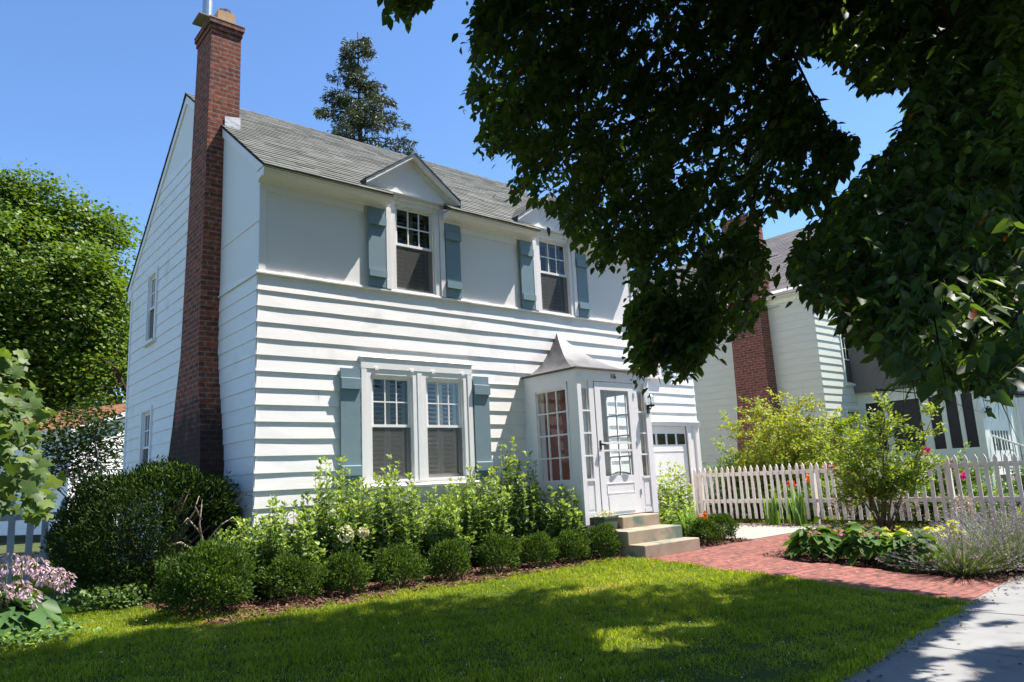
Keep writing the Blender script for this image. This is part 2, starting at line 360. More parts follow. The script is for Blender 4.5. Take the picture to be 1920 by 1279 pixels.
def window(parent, mb_args, u0, u1, z0, z1, meet=None, screen=True, blinds=True, head=.09, cas=.07, sill=True, grid=(3, 2), name='window', lower_grid=False, trimm=TRIM, blindm=None, gls=None):
    """double-hung sash: u0..u1, z0..z1 is the daylight of frame inside the casing"""
    c = MB(*mb_args); meet = meet or (z0 + z1) / 2
    c.box(u0 - cas, u0, -.03, .035, z0 - .03, z1 + head); c.box(u1, u1 + cas, -.03, .035, z0 - .03, z1 + head)
    c.box(u0, u1, -.03, .033, z1, z1 + head)
    if sill: c.box(u0 - cas - .02, u1 + cas + .02, -.04, .075, z0 - .085, z0 - .03); 
    c.box(u0, u1, -.06, .025, z0 - .03, z0)
    for a, b in ((u0 - .002, u0 + .02), (u1 - .02, u1 + .002)): c.box(a, b, -.1, .012, z0, z1)
    c.box(u0 + .02, u1 - .02, -.1, .012, z1 - .02, z1 + .002)
    w = c.build(name, trimm, parent)
    s = MB(*mb_args); a, b = u0 + .02, u1 - .02; zt = z1 - .02; st = .038
    s.box(a, a + st, -.05, -.015, meet, zt); s.box(b - st, b, -.05, -.015, meet, zt); s.box(a + st, b - st, -.05, -.015, zt - st, zt)
    s.box(a, b, -.055, -.008, meet - .02, meet + .018)
    s.box(a, a + st, -.085, -.05, z0, meet - .02); s.box(b - st, b, -.085, -.05, z0, meet - .02); s.box(a + st, b - st, -.085, -.05, z0, z0 + .05)
    ia, ib, ja, jb = a + st, b - st, meet + .018, zt - st
    for i in range(1, grid[0]): x = ia + (ib - ia) * i / grid[0]; s.box(x - .009, x + .009, -.042, -.017, ja, jb)
    for i in range(1, grid[1]):
        z = ja + (jb - ja) * i / grid[1]
        for k in range(grid[0]): s.box(ia + (ib - ia) * k / grid[0] + .009, ia + (ib - ia) * (k + 1) / grid[0] - .009, -.042, -.017, z - .009, z + .009)
    s.build('sash', trimm, w)
    g = MB(*mb_args); g.quad((ia, -.03, ja), (ib, -.03, ja), (ib, -.03, jb), (ia, -.03, jb)); g.quad((ia, -.068, z0 + .05), (ib, -.068, z0 + .05), (ib, -.068, meet - .02), (ia, -.068, meet - .02))
    g.build_each('pane', gls or GLASS, w)
    if screen:
        q = MB(*mb_args); q.quad((a, -.02, z0), (b, -.02, z0), (b, -.02, meet - .02), (a, -.02, meet - .02)); q.build('window_screen', SCREEN, w)
    if blinds:
        q = MB(*mb_args); mid = (ia + ib) / 2
        for p0, p1 in ((ia - .02, mid - .003), (mid + .003, ib + .02)):
            q.box(p0, p0 + .05, -.15, -.125, z0, z1); q.box(p1 - .05, p1, -.15, -.125, z0, z1)
            q.box(p0 + .05, p1 - .05, -.15, -.125, z0, z0 + .07); q.box(p0 + .05, p1 - .05, -.15, -.125, z1 - .07, z1); q.box(p0 + .05, p1 - .05, -.15, -.125, meet - .04, meet + .03)
            z = z0 + .11
            while z < z1 - .09:
                if abs(z - meet) > .055: q.add([(p0 + .05, -.165, z + .010), (p1 - .05, -.165, z + .010), (p1 - .05, -.112, z - .010), (p0 + .05, -.112, z - .010),
                                                (p0 + .05, -.165, z + .016), (p1 - .05, -.165, z + .016), (p1 - .05, -.112, z - .004), (p0 + .05, -.112, z - .004)], [(0, 1, 2, 3), (7, 6, 5, 4), (0, 4, 5, 1), (3, 2, 6, 7)])
                z += .064
        q.build_each('louvre_blind', blindm or BLIND, w)
    return w

FR = ((0, 0, 0), (1, 0, 0), (0, -1, 0))              # front wall frame: u = X, n towards the street
SD = ((0, 0, 0), (0, 1, 0), (-1, 0, 0))              # left gable wall frame: u = Y, n towards -X
OP_L = [(1.57, 2.24, 1.21, 2.64), (2.46, 3.13, 1.21, 2.64)]
OP_U = [(2.0, 2.69, 3.91, 5.2), (4.84, 5.53, 3.91, 5.2)]
DOOR = (4.72, 5.6, .53, 2.6)
rows = [ZB - i * LAP for i in range(17)] + [.3]
w = MB(*FR); lap_wall(w, HL, rows, OP_L + [DOOR], ulim=lambda z: (-.02, HL + .02))
JW = MB(*FR)
for _ in range(34):                                     # butt joints between boards
    i = random.randrange(0, 14); u = random.uniform(.5, 6.9)
    if not any(o[0] - .1 < u < o[1] + .1 for o in OP_L + [DOOR]):
        JW.add([(u, .0207, rows[i + 1]), (u + .0045, .0207, rows[i + 1]), (u + .0045, .003, rows[i] - .02), (u, .003, rows[i] - .02)], [(0, 1, 2, 3)])
fs_ = w.build('front_siding', WHITE, house); JW.build_each('butt_joint', surf('dark_joint_paint', (.45, .43, .41), (.55, .53, .5)), fs_)
w = MB(*FR)                                             # smooth upper storey wall
for a, b, z0, z1 in [(0, 2.0, ZB, 5.6), (2.69, 4.84, ZB, 5.6), (5.53, HL, ZB, 5.6), (2.0, 2.69, ZB, 3.91), (4.84, 5.53, ZB, 3.91), (2.0, 2.69, 5.2, 5.6), (4.84, 5.53, 5.2, 5.6)]:
    if z1 > 5.3: z1 = 5.16 if b - a > .7 else 5.33
    w.quad((a, 0, z0), (b, 0, z0), (b, 0, z1), (a, 0, z1))
w.build_each('upper_wall', STUCCO, house)
w = MB(*FR); k = 24
for i in range(k):                                      # belt moulding, a little wavy
    a, b = -.035 + (HL + .07) * i / k, -.035 + (HL + .07) * (i + 1) / k; j = random.uniform(-.003, .003)
    w.prism([(-.005, ZB + .03), (.03, ZB + .034 + j), (.045, ZB + .02 + j), (.045, ZB + .002 + j), (.03, ZB - .012), (-.005, ZB - .012)], a, b)
for a, b in ((0, 1.5), (3.19, 4.34), (6.0, HL)):
    w.box(a, b, 0, .016, 4.97, 5.1)
w.box(-.001, .085, 0, .014, ZB + .034, 4.97); w.box(HL - .085, HL + .001, 0, .014, ZB + .034, 4.97)
w.build_each('belt_trim', TRIM, house)
w = MB(*FR)
CP = [(0, 5.07), (.035, 5.07), (.05, 5.105), (.17, 5.125), (.19, 5.15), (.215, 5.165), (.235, 5.205), (.25, 5.21), (0, 5.3)]
for a, b in ((-.03, 1.85), (2.85, 4.69), (5.68, HL + .03)): w.prism(CP, a, b)
w.build_each('eave_cornice', TRIM, house)
w = MB(*FR)
for a, b in ((-.03, 1.85), (2.85, 4.69), (5.68, HL + .03)): w.box(a, b, .0, .262, 5.212, 5.228)
w.build_each('drip_edge', EDGE, house)

# left gable wall
SL = (ZR - ZE) / (RY + .25)
def glim(z):
    if z <= 5.1: return (-.0, HD)
    d = (ZR - .03 - z) / SL
    return (max(RY - d, -.22 if z > 5.05 else 0), min(RY + d, HD + .22))
WS = [(5.88 * .82 - .04, 6.45 * .82 + .03, 3.83, 5.13), (5.86 * .82 - .04, 6.52 * .82 + .02, 1.3, 2.65)]
grow = [ZB + i * LAP for i in range(20, 0, -1)] + rows
w = MB(*SD)
lap_wall(w, HD, [z for z in grow if z <= 6.9], WS, ulim=lambda z: (max(1.72, glim(z)[0]) if z > ZB + .001 else -.02, glim(z)[1]), prot=.012)
w.build('gable_siding', WHITE, house)
w = MB(*SD)                                             # flush panel on the street side of the chimney and in the gable top
w.add([(0, .002, ZB - .01), (1.8, .002, ZB - .01), (1.8, .002, ZE + SL * 2.05 - .02), (0 - .22, .002, ZE - .01), (-.25, .002, ZE - .03), (-.235, .002, 5.165), (-.17, .002, 5.125), (-.05, .002, 5.105), (0, .002, 5.06)], [(0, 1, 2, 3, 4, 5, 6, 7, 8)])
w.add([(1.7, .002, 6.7), (RY + 1.5, .002, 6.7), (RY, .002, ZR - .03), (1.7, .002, ZE + SL * 1.95 - .03)], [(0, 1, 2, 3)])
w.build('gable_panel', STUCCO, house)
w = MB(*SD)
w.box(0, 1.75, .002, .014, 4.55, 4.556); w.box(-.02, 1.75, .002, .03, ZB - .006, ZB + .012)
for s in (1, -1):
    z = lambda d: ZR - .02 - SL * d
    a = RY; b = RY - s * (RY + .2)
    w.add([(a, .002, z(0)), (b, .002, z(RY + .2)), (b, .002, z(RY + .2) - .14), (a, .002, z(0) - .14), (a, .028, z(0)), (b, .028, z(RY + .2)), (b, .028, z(RY + .2) - .14), (a, .028, z(0) - .14)],
          [(4, 5, 6, 7), (0, 1, 5, 4), (3, 2, 6, 7), (1, 2, 6, 5)])
w.box(HD - .02, HD + .24, -.3, .03, 4.98, 5.17); w.box(HD - .09, HD + .002, .0, .024, .3, 4.98)
w.build('rake_trim', TRIM, house)
w = MB(*SD)                                             # louvred vent
w.box(2.58, 2.78, .003, .012, 6.72, 7.1); w.build('gable_vent', TRIM, house)
gv = [o for o in house.children if o.name.startswith('gable_vent')][0]
w = MB(*SD)
for i in range(5): w.add([(2.6, .013, 6.745 + i * .072), (2.76, .013, 6.745 + i * .072), (2.76, .013, 6.79 + i * .072), (2.6, .013, 6.79 + i * .072)], [(0, 1, 2, 3)])
w.build('vent_slot', DARK, gv)
w = MB(); w.quad((HL, -HD, 0), (HL, 0, 0), (HL, 0, 5.2), (HL, -RY, ZR - .05), (HL, -HD, 5.2)); w.quad((0, -HD, 0), (HL, -HD, 0), (HL, -HD, 5.2), (0, -HD, 5.2)); w.build('rear_wall', WHITE, house)
w = MB(); w.box(-.005, HL, -HD, -.005, 0, .32); w.build('foundation', FOUND, house)
w = MB(); w.quad((.1, -.9, 0), (HL - .1, -.9, 0), (HL - .1, -.9, 5.1), (.1, -.9, 5.1)); w.quad((.1, -.1, 3.2), (HL - .1, -.1, 3.2), (HL - .1, -.9, 3.2), (.1, -.9, 3.2)); w.build('dark_backing', INT, house)  # added backing sheet, coloured dark to stand for the unlit rooms

for k, (a, b, z0, z1) in enumerate(OP_L):
    window(house, FR, a, b, z0, z1, meet=1.94, head=.075, cas=.07 if k == 0 else .07, sill=False)
w = MB(*FR)                                             # surround of the double window
w.box(1.42, 1.497, .0, .045, 1.14, 2.78); w.box(3.203, 3.28, .0, .045, 1.14, 2.78); w.box(2.312, 2.388, .0, .042, 1.18, 2.715)
w.box(1.415, 3.285, .0, .047, 2.718, 2.86); w.prism([(.0, 2.86), (.058, 2.86), (.062, 2.872), (.05, 2.885), (0, 2.885)], 1.395, 3.305)
for u in (1.62, 2.19, 2.55, 3.08): w.box(u, u + .05, .04, .062, 2.70, 2.735)
w.prism([(-.02, 1.09), (.1, 1.09), (.105, 1.12), (.05, 1.14), (-.02, 1.145)], 1.36, 3.34); w.box(1.45, 3.25, .0, .03, .98, 1.088)
w.build_each('window_surround', TRIM, house)
for (a, b, z0, z1) in OP_U:
    window(house, FR, a, b, z0, z1, meet=4.60, head=.07, cas=.08, sill=False)
for (c, a, b) in ((2.28, 1.83, 2.87), (5.1, 4.67, 5.70)):
    w = MB(*FR)
    w.box(a + .01, a + .09, .0, .05, 3.884, 5.33); w.box(b - .09, b - .01, .0, .05, 3.884, 5.33)
    w.box(a + .09, b - .09, .0, .046, 5.272, 5.335); w.prism([(0, 5.268), (.06, 5.268), (.065, 5.285), (.046, 5.295), (0, 5.3)], a + .09, b - .09)
    for u in (a + .22, b - .26): w.box(u, u + .035, .046, .07, 5.25, 5.285)
    w.build('dormer_frame', TRIM, house)
    w = MB(*FR); hw = .80; zb = 5.41; zp = 6.0
    w.plate([(c - hw + .08, zb - .06), (c + hw - .08, zb - .06), (c, zp - .06)], -.0, .06)
    for s in (-1, 1):
        w.plate([(c, zp), (c + s * hw, zb), (c + s * hw, zb - .115), (c, zp - .125)][::s], .06, .085)
        w.plate([(c, zp + .012), (c + s * (hw + .012), zb + .01), (c + s * (hw + .012), zb - .05), (c, zp - .05)][::s], .085, .16)
    w.prism([(0, 5.335), (.095, 5.335), (.1, 5.35), (.06, 5.365), (0, 5.37)], c - hw + .1, c + hw - .1)
    d = w.build('dormer_gable', TRIM, house)
    w = MB(*FR); yb = lambda z: -(z - ZE) / SL + .25     # where the main roof has height z  (n coordinate)
    for s in (-1, 1):
        e, r = (c + s * (hw + .03), zb + .015), (c, zp + .02)
        for i in range(5):
            t0, t1 = i / 5, (i + 1) / 5 + .04
            p0 = (e[0] + (r[0] - e[0]) * t0, e[1] + (r[1] - e[1]) * t0 + .012); p1 = (e[0] + (r[0] - e[0]) * min(t1, 1), e[1] + (r[1] - e[1]) * min(t1, 1))
            w.curvar = random.random()
            w.add([(p0[0], .175, p0[1]), (p1[0], .175, p1[1]), (p1[0], yb(p1[1]) - .1, p1[1]), (p0[0], yb(p0[1]) - .1, p0[1]),
                   (p0[0], .175, p0[1] - .014), (p1[0], .175, p1[1] - .014)], [(0, 1, 2, 3), (0, 1, 5, 4), (0, 3, 4)])
        w.curvar = .1; w.add([(e[0], .16, e[1]), (e[0], .0, e[1]), (e[0], yb(e[1]) - .1, e[1] - .0), (e[0], .0, e[1] - .17), (e[0], .16, e[1] - .15)], [(0, 2, 3, 4)])
    w.build('dormer_roof', SHING, d)

def shutter(parent, a, b, z0, z1, caps):
    w = MB(*FR); w.box(a, b, .022, .05, z0, z1)
    s = w.build('shutter', SHUT, parent)
    w = MB(*FR)
    for c0, c1 in caps: w.box(a - .002, b + .002, .05, .085, c0, c1); w.prism([(.05, c1), (.085, c1 + .001), (.05, c1 + .014)], a - .002, b + .002)
    w.build_each('cross_batten', SHUT, s); return s
for a, b in ((1.55, 1.825), (2.875, 3.15), (4.39, 4.665), (5.705, 5.97)): shutter(house, a, b, 3.89, 5.065, [(4.80, 4.93), (4.03, 4.13)])
for a, b in ((1.11, 1.395), (3.31, 3.6)): shutter(house, a, b, 1.16, 2.70, [(2.42, 2.56), (1.28, 1.40)])

def shingles(w, E0, U, L, UP, H, expo=.14, tab=.3, th=.009, jit=.006, skip=()):
    """courses of tabs: E0 eave corner, U along, UP up-slope (unit vectors)"""
    E0 = np.array(E0); U = np.array(U); UP = np.array(UP); NN = np.cross(U, UP); NN = NN / np.linalg.norm(NN)
    if NN[2] < 0: NN = -NN
    k = int(math.ceil(H / expo))
    for i in range(k):
        s0 = i * expo; s1 = min((i + 1) * expo + .02, H); u = -random.random() * tab
        row = random.uniform(-.12, .12)
        while u < L:
            u1 = u + tab * random.uniform(.75, 1.25); a, b = max(u, 0), min(u1 - .004, L); u = u1
            for ka, kb, ks in skip:
                if s0 < ks and a < kb and b > ka:
                    if a < ka: b = ka
                    elif b > kb: a = kb
                    else: b = a
            if b - a < .01: continue
            j = random.uniform(-1, 1) * jit; w.curvar = min(1, max(0, random.gauss(.5 + row, .22))); t = th * random.uniform(.8, 1.5)
            p = [E0 + U * a + UP * (s0 + j), E0 + U * b + UP * (s0 + j * .6), E0 + U * b + UP * s1, E0 + U * a + UP * s1]
            w.add([p[0] + NN * t, p[1] + NN * t, p[2] + NN * .001, p[3] + NN * .001, p[0] - NN * .004, p[1] - NN * .004], [(0, 1, 2, 3), (0, 1, 5, 4)], local=False)
UPv = np.array([0, 1, SL]); RH = np.linalg.norm([RY + .27, SL * (RY + .27)]); UPv = UPv / np.linalg.norm(UPv)
w = MB(); shingles(w, (-.045, -.27, ZE + .012), (1, 0, 0), HL + .09, UPv, RH, skip=((1.895, 2.895, .3), (4.735, 5.725, .3)))
UPb = UPv * np.array([1, -1, 1]); shingles(w, (-.045, 2 * RY + .27, ZE + .012), (1, 0, 0), HL + .09, UPb, RH, tab=.9, expo=.28)
for sg in (1, -1):                                       # solid deck under the shingles
    e = (RY - sg * (RY + (.24 if sg < 0 else -.01))); w.curvar = .1; zr_ = ZE; ZE_ = ZE if sg < 0 else ZE + SL * .25
    w.add([(-.03, e, ZE_ + .002), (HL + .03, e, ZE_ + .002), (HL + .03, RY, ZR + .002), (-.03, RY, ZR + .002), (-.03, e, ZE_ - .02), (HL + .03, e, ZE_ - .02), (HL + .03, RY, ZR - .02), (-.03, RY, ZR - .02)],
          [(0, 1, 2, 3), (4, 5, 6, 7), (0, 3, 7, 4), (1, 2, 6, 5), (0, 1, 5, 4)], local=False)
for xa, xb in ((-.03, 1.85), (2.85, 4.69), (5.68, HL + .03)):
    w.add([(xa, -.24, ZE + .002), (xb, -.24, ZE + .002), (xb, .012, ZE + SL * .252 + .002), (xa, .012, ZE + SL * .252 + .002), (xa, -.24, ZE - .012), (xb, -.24, ZE - .012), (xb, .012, ZE + SL * .252 - .02), (xa, .012, ZE + SL * .252 - .02)],
          [(0, 1, 2, 3), (4, 5, 6, 7), (0, 3, 7, 4), (1, 2, 6, 5), (0, 1, 5, 4)], local=False)
n = 26
for i in range(n):                                       # ridge caps
    a = -.05 + (HL + .1) * i / n; b = a + (HL + .1) / n + .03; w.curvar = random.random() * .5
    for sg in (1, -1): w.add([(a, RY, ZR + .04), (b, RY, ZR + .034), (b, RY - sg * .13, ZR + .03 - .13 * SL), (a, RY - sg * .13, ZR + .036 - .13 * SL), (a, RY, ZR + .028), (a, RY - sg * .13, ZR + .024 - .13 * SL)], [(0, 1, 2, 3), (0, 3, 5, 4)], local=False)
roof = w.build('roof', SHING, house)

# chimney, flared towards the ground
w = MB()
prof = [(.3, .98, 2.75, -.33), (1.6, 1.08, 2.56, -.31), (2.1, 1.2, 2.46, -.29), (2.7, 1.36, 2.36, -.275), (3.1, 1.43, 2.28, -.265), (5., 1.43, 2.2, -.25), (8.02, 1.43, 2.1, -.225)]
X1 = lambda z: .0 if z < 5.9 else .215
lv = []
for z, y0, y1, x in prof: lv.append([(x, y0, z), (.215, y0, z), (.215, y1, z), (x, y1, z)])
pts = [p for l in lv for p in l]; f = []
for i in range(len(lv) - 1):
    for j in range(4): f.append((i * 4 + j, i * 4 + (j + 1) % 4, i * 4 + 4 + (j + 1) % 4, i * 4 + 4 + j))
f.append((len(lv) * 4 - 4, len(lv) * 4 - 3, len(lv) * 4 - 2, len(lv) * 4 - 1))
w.add(pts, f, local=False)
chim = w.build('chimney', CHIM, house, uv=True)
w = MB(); w.box(-.245, .235, -2.115, -1.41, 7.99, 8.075); w.box(-.265, .255, -2.135, -1.39, 8.075, 8.15); w.build('chimney_cap', CHIM, chim, uv=True)
w = MB(); w.box(-.27, .255, -2.14, -1.385, 8.15, 8.168); w.box(-.41, -.2, -1.78, -1.43, 8.17, 8.19); w.build('cap_slab', SLAB, chim)
w = MB(); w.box(-.13, .13, -1.72, -1.46, 8.168, 8.36); w.build('flue_liner', CLAY, chim)
w = MB(); w.tube([(0.02, 1.6, 8.36), (0.02, 1.6, 8.44)], .085, 12); w.tube([(.02, 1.6, 8.44), (.02, 1.6, 8.47)], [.11, .03], 12); w.build('flue_cap', STEEL, chim)
w = MB(); w.tube([(-.15, 1.92, 8.168), (-.15, 1.92, 8.75)], .075, 12); w.build('vent_pipe', STEEL, chim)
w = MB()
for i in range(5):
    y0 = 1.42; 
w.add([(.0, 1.418, 5.21 + SL * 1.67 + .0), (.23, 1.418, 5.21 + SL * 1.67), (.23, 1.418, 6.66), (.0, 1.418, 6.62), (.0, 1.30, 5.21 + SL * 1.55 + .04), (.27, 1.30, 5.21 + SL * 1.55 + .04), (.24, 1.9, 6.9), (.28, 1.9, 5.21 + SL * 2.15 + .04)],
      [(0, 1, 2, 3), (0, 1, 5, 4), (1, 2, 6, 7)], local=False)
w.build('flashing', FLASH, chim)

# windows on the gable wall
for (a, b, z0, z1) in WS: window(house, SD, a + .02, b - .02, z0 + .05, z1 - .05, head=.08, cas=.08, sill=True, blinds=False, gls=GLASS2)

# garage wing set back on the right
WY = 1.23; WX = 10.58
WF = ((0, WY, 0), (1, 0, 0), (0, -1, 0))
w = MB(*WF); WOP = [(8.55, 9.42, 3.16, 4.42), (8.72, 10.2, 0, 2.13)]
lap_wall(w, WX, [z for z in rows if z > 2.15] + [2.14], WOP, ulim=lambda z: (HL - .1, WX + .02))
w.build('wing_siding', WHITE, house)
w = MB(*WF)
for a, b, z0, z1 in ((HL - .1, 8.55, ZB, 4.75), (9.42, WX, ZB, 4.75), (8.55, 9.42, 4.42, 4.75)): w.quad((a, 0, z0), (b, 0, z0), (b, 0, z1), (a, 0, z1))
w.quad((HL - .1, -.0, .1), (8.72, -.0, .1), (8.72, -.0, 2.14), (HL - .1, -.0, 2.14)); w.quad((10.2, 0, 0), (WX, 0, 0), (WX, 0, 2.14), (10.2, 0, 2.14))
w.build_each('wing_wall', STUCCO, house)
w = MB(*WF); w.box(HL, WX + .03, .0, .06, 2.1, 2.16); w.prism([(0, 2.16), (.07, 2.16), (.08, 2.185), (0, 2.21)], HL, WX + .03); w.box(WX - .1, WX + .025, .0, .03, .05, 2.1); w.box(10.19, 10.3, .0, .03, .02, 2.1); w.box(8.6, 8.73, .0, .03, .02, 2.1)
w.prism([(0, 4.62), (.05, 4.62), (.2, 4.68), (.24, 4.75), (0, 4.8)], HL, WX + .03)
w.build_each('wing_trim', TRIM, house)
w = MB(*((WX, WY, 0), (0, 1, 0), (1, 0, 0))); lap_wall(w, 4.6, rows, []); w.quad((0, 0, ZB), (4.6, 0, ZB), (4.6, 0, 4.75), (2.3, 0, 6.4), (0, 0, 4.75)); w.build('wing_side_wall', WHITE, house)
w = MB(); uv_ = np.array([0, 2.5, 1.75]); hh = np.linalg.norm(uv_); shingles(w, (HL, WY - .25, 4.77), (1, 0, 0), WX - HL + .06, uv_ / hh, hh, tab=.4); ub_ = uv_ * [1, -1, 1]
shingles(w, (HL, WY + 4.75, 4.77), (1, 0, 0), WX - HL + .06, ub_ / hh, hh, tab=.8, expo=.3); w.build('wing_roof', SHING, house)
window(house, WF, 8.62, 9.36, 3.2, 4.38, head=.08, cas=.07, blinds=True)
w = MB(*WF); w.box(9.53, 9.83, .02, .048, 3.17, 4.42); s_ = w.build('shutter', SHUT, house)
w = MB(*WF); w.box(9.528, 9.832, .048, .08, 3.3, 3.42); w.box(9.528, 9.832, .048, .08, 4.18, 4.3); w.build_each('cross_batten', SHUT, s_)
w = MB(*WF); w.box(8.73, 10.19, -.06, -.03, .03, 2.1)
for z in (.55, 1.05, 1.55): w.box(8.73, 10.19, -.03, -.022, z, z + .01)
gd = w.build('garage_door', TRIM, house)
w = MB(*WF)
for i in range(4):
    u = 8.84 + i * .34; w.quad((u, -.024, 1.7), (u + .27, -.024, 1.7), (u + .27, -.024, 1.93), (u, -.024, 1.93))
w.build_each('door_pane', surf('dark_garage_pane', (.012, .014, .012), (.02, .024, .02), rough=.1), gd)

# ------------------------------------------------------------------ entrance porch
PX0, PX1, PD, PF = 4.35, 5.985, 1.21, .53
PL = ((PX0, 0, 0), (0, -1, 0), (-1, 0, 0)); PR = ((PX1, 0, 0), (0, -1, 0), (1, 0, 0)); PFR = ((0, -PD, 0), (1, 0, 0), (0, -1, 0))
w = MB(*PL)
def side_panel(w):
    a, b, z0, z1 = .3, .955, 1.07, 2.44          # window opening in the porch side
    w.box(0, a, -.05, 0, PF - .08, 2.72); w.box(b, PD, -.05, 0, PF - .08, 2.72); w.box(a, b, -.05, 0, PF - .08, z0); w.box(a, b, -.05, 0, z1, 2.72)
    w.box(a - .09, a - .01, 0, .012, z0 - .0, z1 + .1); w.box(b + .01, b + .05, 0, .012, z0, z1 + .1); w.box(a - .09, b + .05, 0, .0125, z1 + .02, z1 + .1)
    return a, b, z0, z1
o_ = side_panel(w); wr = MB(*PR); side_panel(wr)
w.box(PX0 - PX0, PD, -.06, .02, PF - .12, PF - .06)
pf = MB(*PFR)
pf.box(PX0 - .006, PX0 + .075, -.06, .012, PF - .1, 2.725); pf.box(PX1 - .12, PX1 + .006, -.06, .012, PF - .02, 2.725)
pf.box(PX0 + .075, PX1 - .12, -.06, .008, 2.54, 2.72)
pf.box(4.60, 4.70, -.05, .0, PF, 2.54); pf.box(5.61, 5.69, -.05, .0, PF, 2.54)
pf.box(PX0 + .075, 4.60, -.05, -.02, 2.42, 2.54); pf.box(5.69, PX1 - .12, -.05, -.02, 2.42, 2.54)
for a, b in ((PX0 + .075, 4.60), (5.69, PX1 - .12)):
    pf.box(a, b, -.05, -.015, PF, 1.07); pf.box(a, b, -.05, .008, 1.05, 1.085); pf.box(a + .03, b - .03, -.015, -.004, .64, .98); pf.box(a, b, -.05, .004, PF, .6)
    pf.box(a + .02, a + .035, -.05, -.02, 1.085, 2.42); pf.box(b - .035, b - .02, -.05, -.02, 1.085, 2.42)
    for i in range(1, 4): z = 1.085 + (2.42 - 1.085) * i / 4; pf.box(a, b, -.05, .0, z - .012, z + .012)
pw = MB(); pw.v = w.v + wr.v + pf.v; pw.f = w.f + [tuple(i + len(w.v) for i in f) for f in wr.f] + [tuple(i + len(w.v) + len(wr.v) for i in f) for f in pf.f]; pw.var = [.5] * len(pw.v)
porch = pw.build('porch', TRIM, house)
w = MB(); w.box(PX0 + .05, PX1 - .05, 0.0, PD - .06, PF - .1, PF - .002); w.build('porch_floor', CONC, porch)
w = MB(); w.box(PX0 + .02, PX1 - .02, -.0, PD - .02, 0, PF - .1); w.build('porch_base', FOUND, porch)
w = MB(); w.quad((PX0 + .05, .02, 2.66), (PX1 - .05, .02, 2.66), (PX1 - .05, PD - .06, 2.66), (PX0 + .05, PD - .06, 2.66)); w.build('porch_ceiling', TRIM, porch)
for fr_ in (PL, PR):
    a, b, z0, z1 = o_; w = MB(*fr_)
    for i in range(4): x = a + (b - a) * i / 3; w.box(max(a, x - .011), min(b, x + .011), -.04, -.012, z0, z1)
    for i in range(5):
        z = z0 + (z1 - z0) * i / 4
        for k in range(3): w.box(a + (b - a) * k / 3 + .011, a + (b - a) * (k + 1) / 3 - .011, -.04, -.012, max(z0, z - .011), min(z1, z + .011))
    w.build('porch_window', TRIM, porch)
    w = MB(*fr_); w.quad((a, -.027, z0), (b, -.027, z0), (b, -.027, z1), (a, -.027, z1)); w.build('porch_pane', GLASS, porch)
w = MB(*PFR)
for a, b in ((PX0 + .075, 4.60), (5.69, PX1 - .12)): w.quad((a, -.035, 1.085), (b, -.035, 1.085), (b, -.035, 2.42), (a, -.035, 2.42))
w.build_each('sidelight_pane', GLASS, porch)
# swept metal roof (ogee half pyramid against the wall)
w = MB(); K = 20; ea, eb, ed = PX0 - .05, PX1 + .05, PD + .05; zc, zt_, cx = 2.735, 3.56, (PX0 + PX1) / 2
ring = []
for i in range(K + 1):
    t = i / K; h = zc + (zt_ - zc) * (.17 * t + .83 * t ** 2.2); s = 1 - t
    ring.append([(cx + (ea - cx) * s, 0.0, h), (cx + (ea - cx) * s, -ed * s, h), (cx + (eb - cx) * s, -ed * s, h), (cx + (eb - cx) * s, 0.0, h)])
for i in range(K):
    for j in range(3):
        p = [ring[i][j], ring[i][j + 1], ring[i + 1][j + 1], ring[i + 1][j]]
        w.add(p, [(0, 1, 2, 3)], local=False)
w.build('porch_roof', METAL, porch)
w = MB(); w.box(ea - .01, eb + .01, -.0, ed + .01, 2.712, 2.734); w.build('roof_edge', EDGE, porch)
# storm door
w = MB(*PFR); a, b = 4.72, 5.60
w.box(a, a + .12, -.04, .006, PF, 2.53); w.box(b - .12, b, -.04, .006, PF, 2.53); w.box(a + .12, b - .12, -.04, .006, 2.41, 2.53); w.box(a + .12, b - .12, -.04, .006, PF, 1.11)
w.box(a + .12, b - .12, -.03, .002, 1.585, 1.615); w.box(a + .12, b - .12, -.03, .002, 1.475, 1.5)
w.box(a + .15, b - .15, .006, .014, .58, .82); w.box(a + .13, b - .13, .006, .012, .845, .86); w.box(a + .13, b - .13, .006, .012, .99, 1.0); w.box(a + .13, a + .14, .006, .012, .86, .99); w.box(b - .14, b - .13, .006, .012, .86, .99)
sd = w.build('storm_door', TRIM, house)
w = MB(*PFR); w.quad((a + .12, -.02, 1.11), (b - .12, -.02, 1.11), (b - .12, -.02, 2.41), (a + .12, -.02, 2.41)); w.build_each('door_pane', GLASS, sd)
w = MB(*PFR); w.tube([w.pt(a + .05, .006, 1.58), w.pt(a + .05, .05, 1.58), w.pt(a + .12, .055, 1.57)], .014, 8); w.box(a + .03, a + .07, .006, .012, 1.5, 1.64); w.build('handle', DARK, sd)
w = MB(*PFR)
for z in (2.3, 1.55, .8): w.box(b - .004, b + .02, .006, .016, z, z + .09)
w.build_each('hinge', STEEL, sd)
w = MB(*PFR); pts_ = [w.pt(a + .22 + .42 * t, .012 + .012 * math.sin(9 * t), 1.13 + .03 * math.sin(math.pi * t)) for t in np.linspace(0, 1, 12)]; w.tube(pts_, .011, 5); w.build('scroll_grille', DARK, sd)
w = MB(*FR); w.box(4.74, 5.58, -.06, -.02, PF, 2.58)
for z0, z1 in ((.65, 1.2), (1.3, 1.85), (1.95, 2.5)):
    for x0 in (4.84, 5.2): w.box(x0, x0 + .28, -.02, -.012, z0, z1)
w.build('front_door', REDDOOR, house)
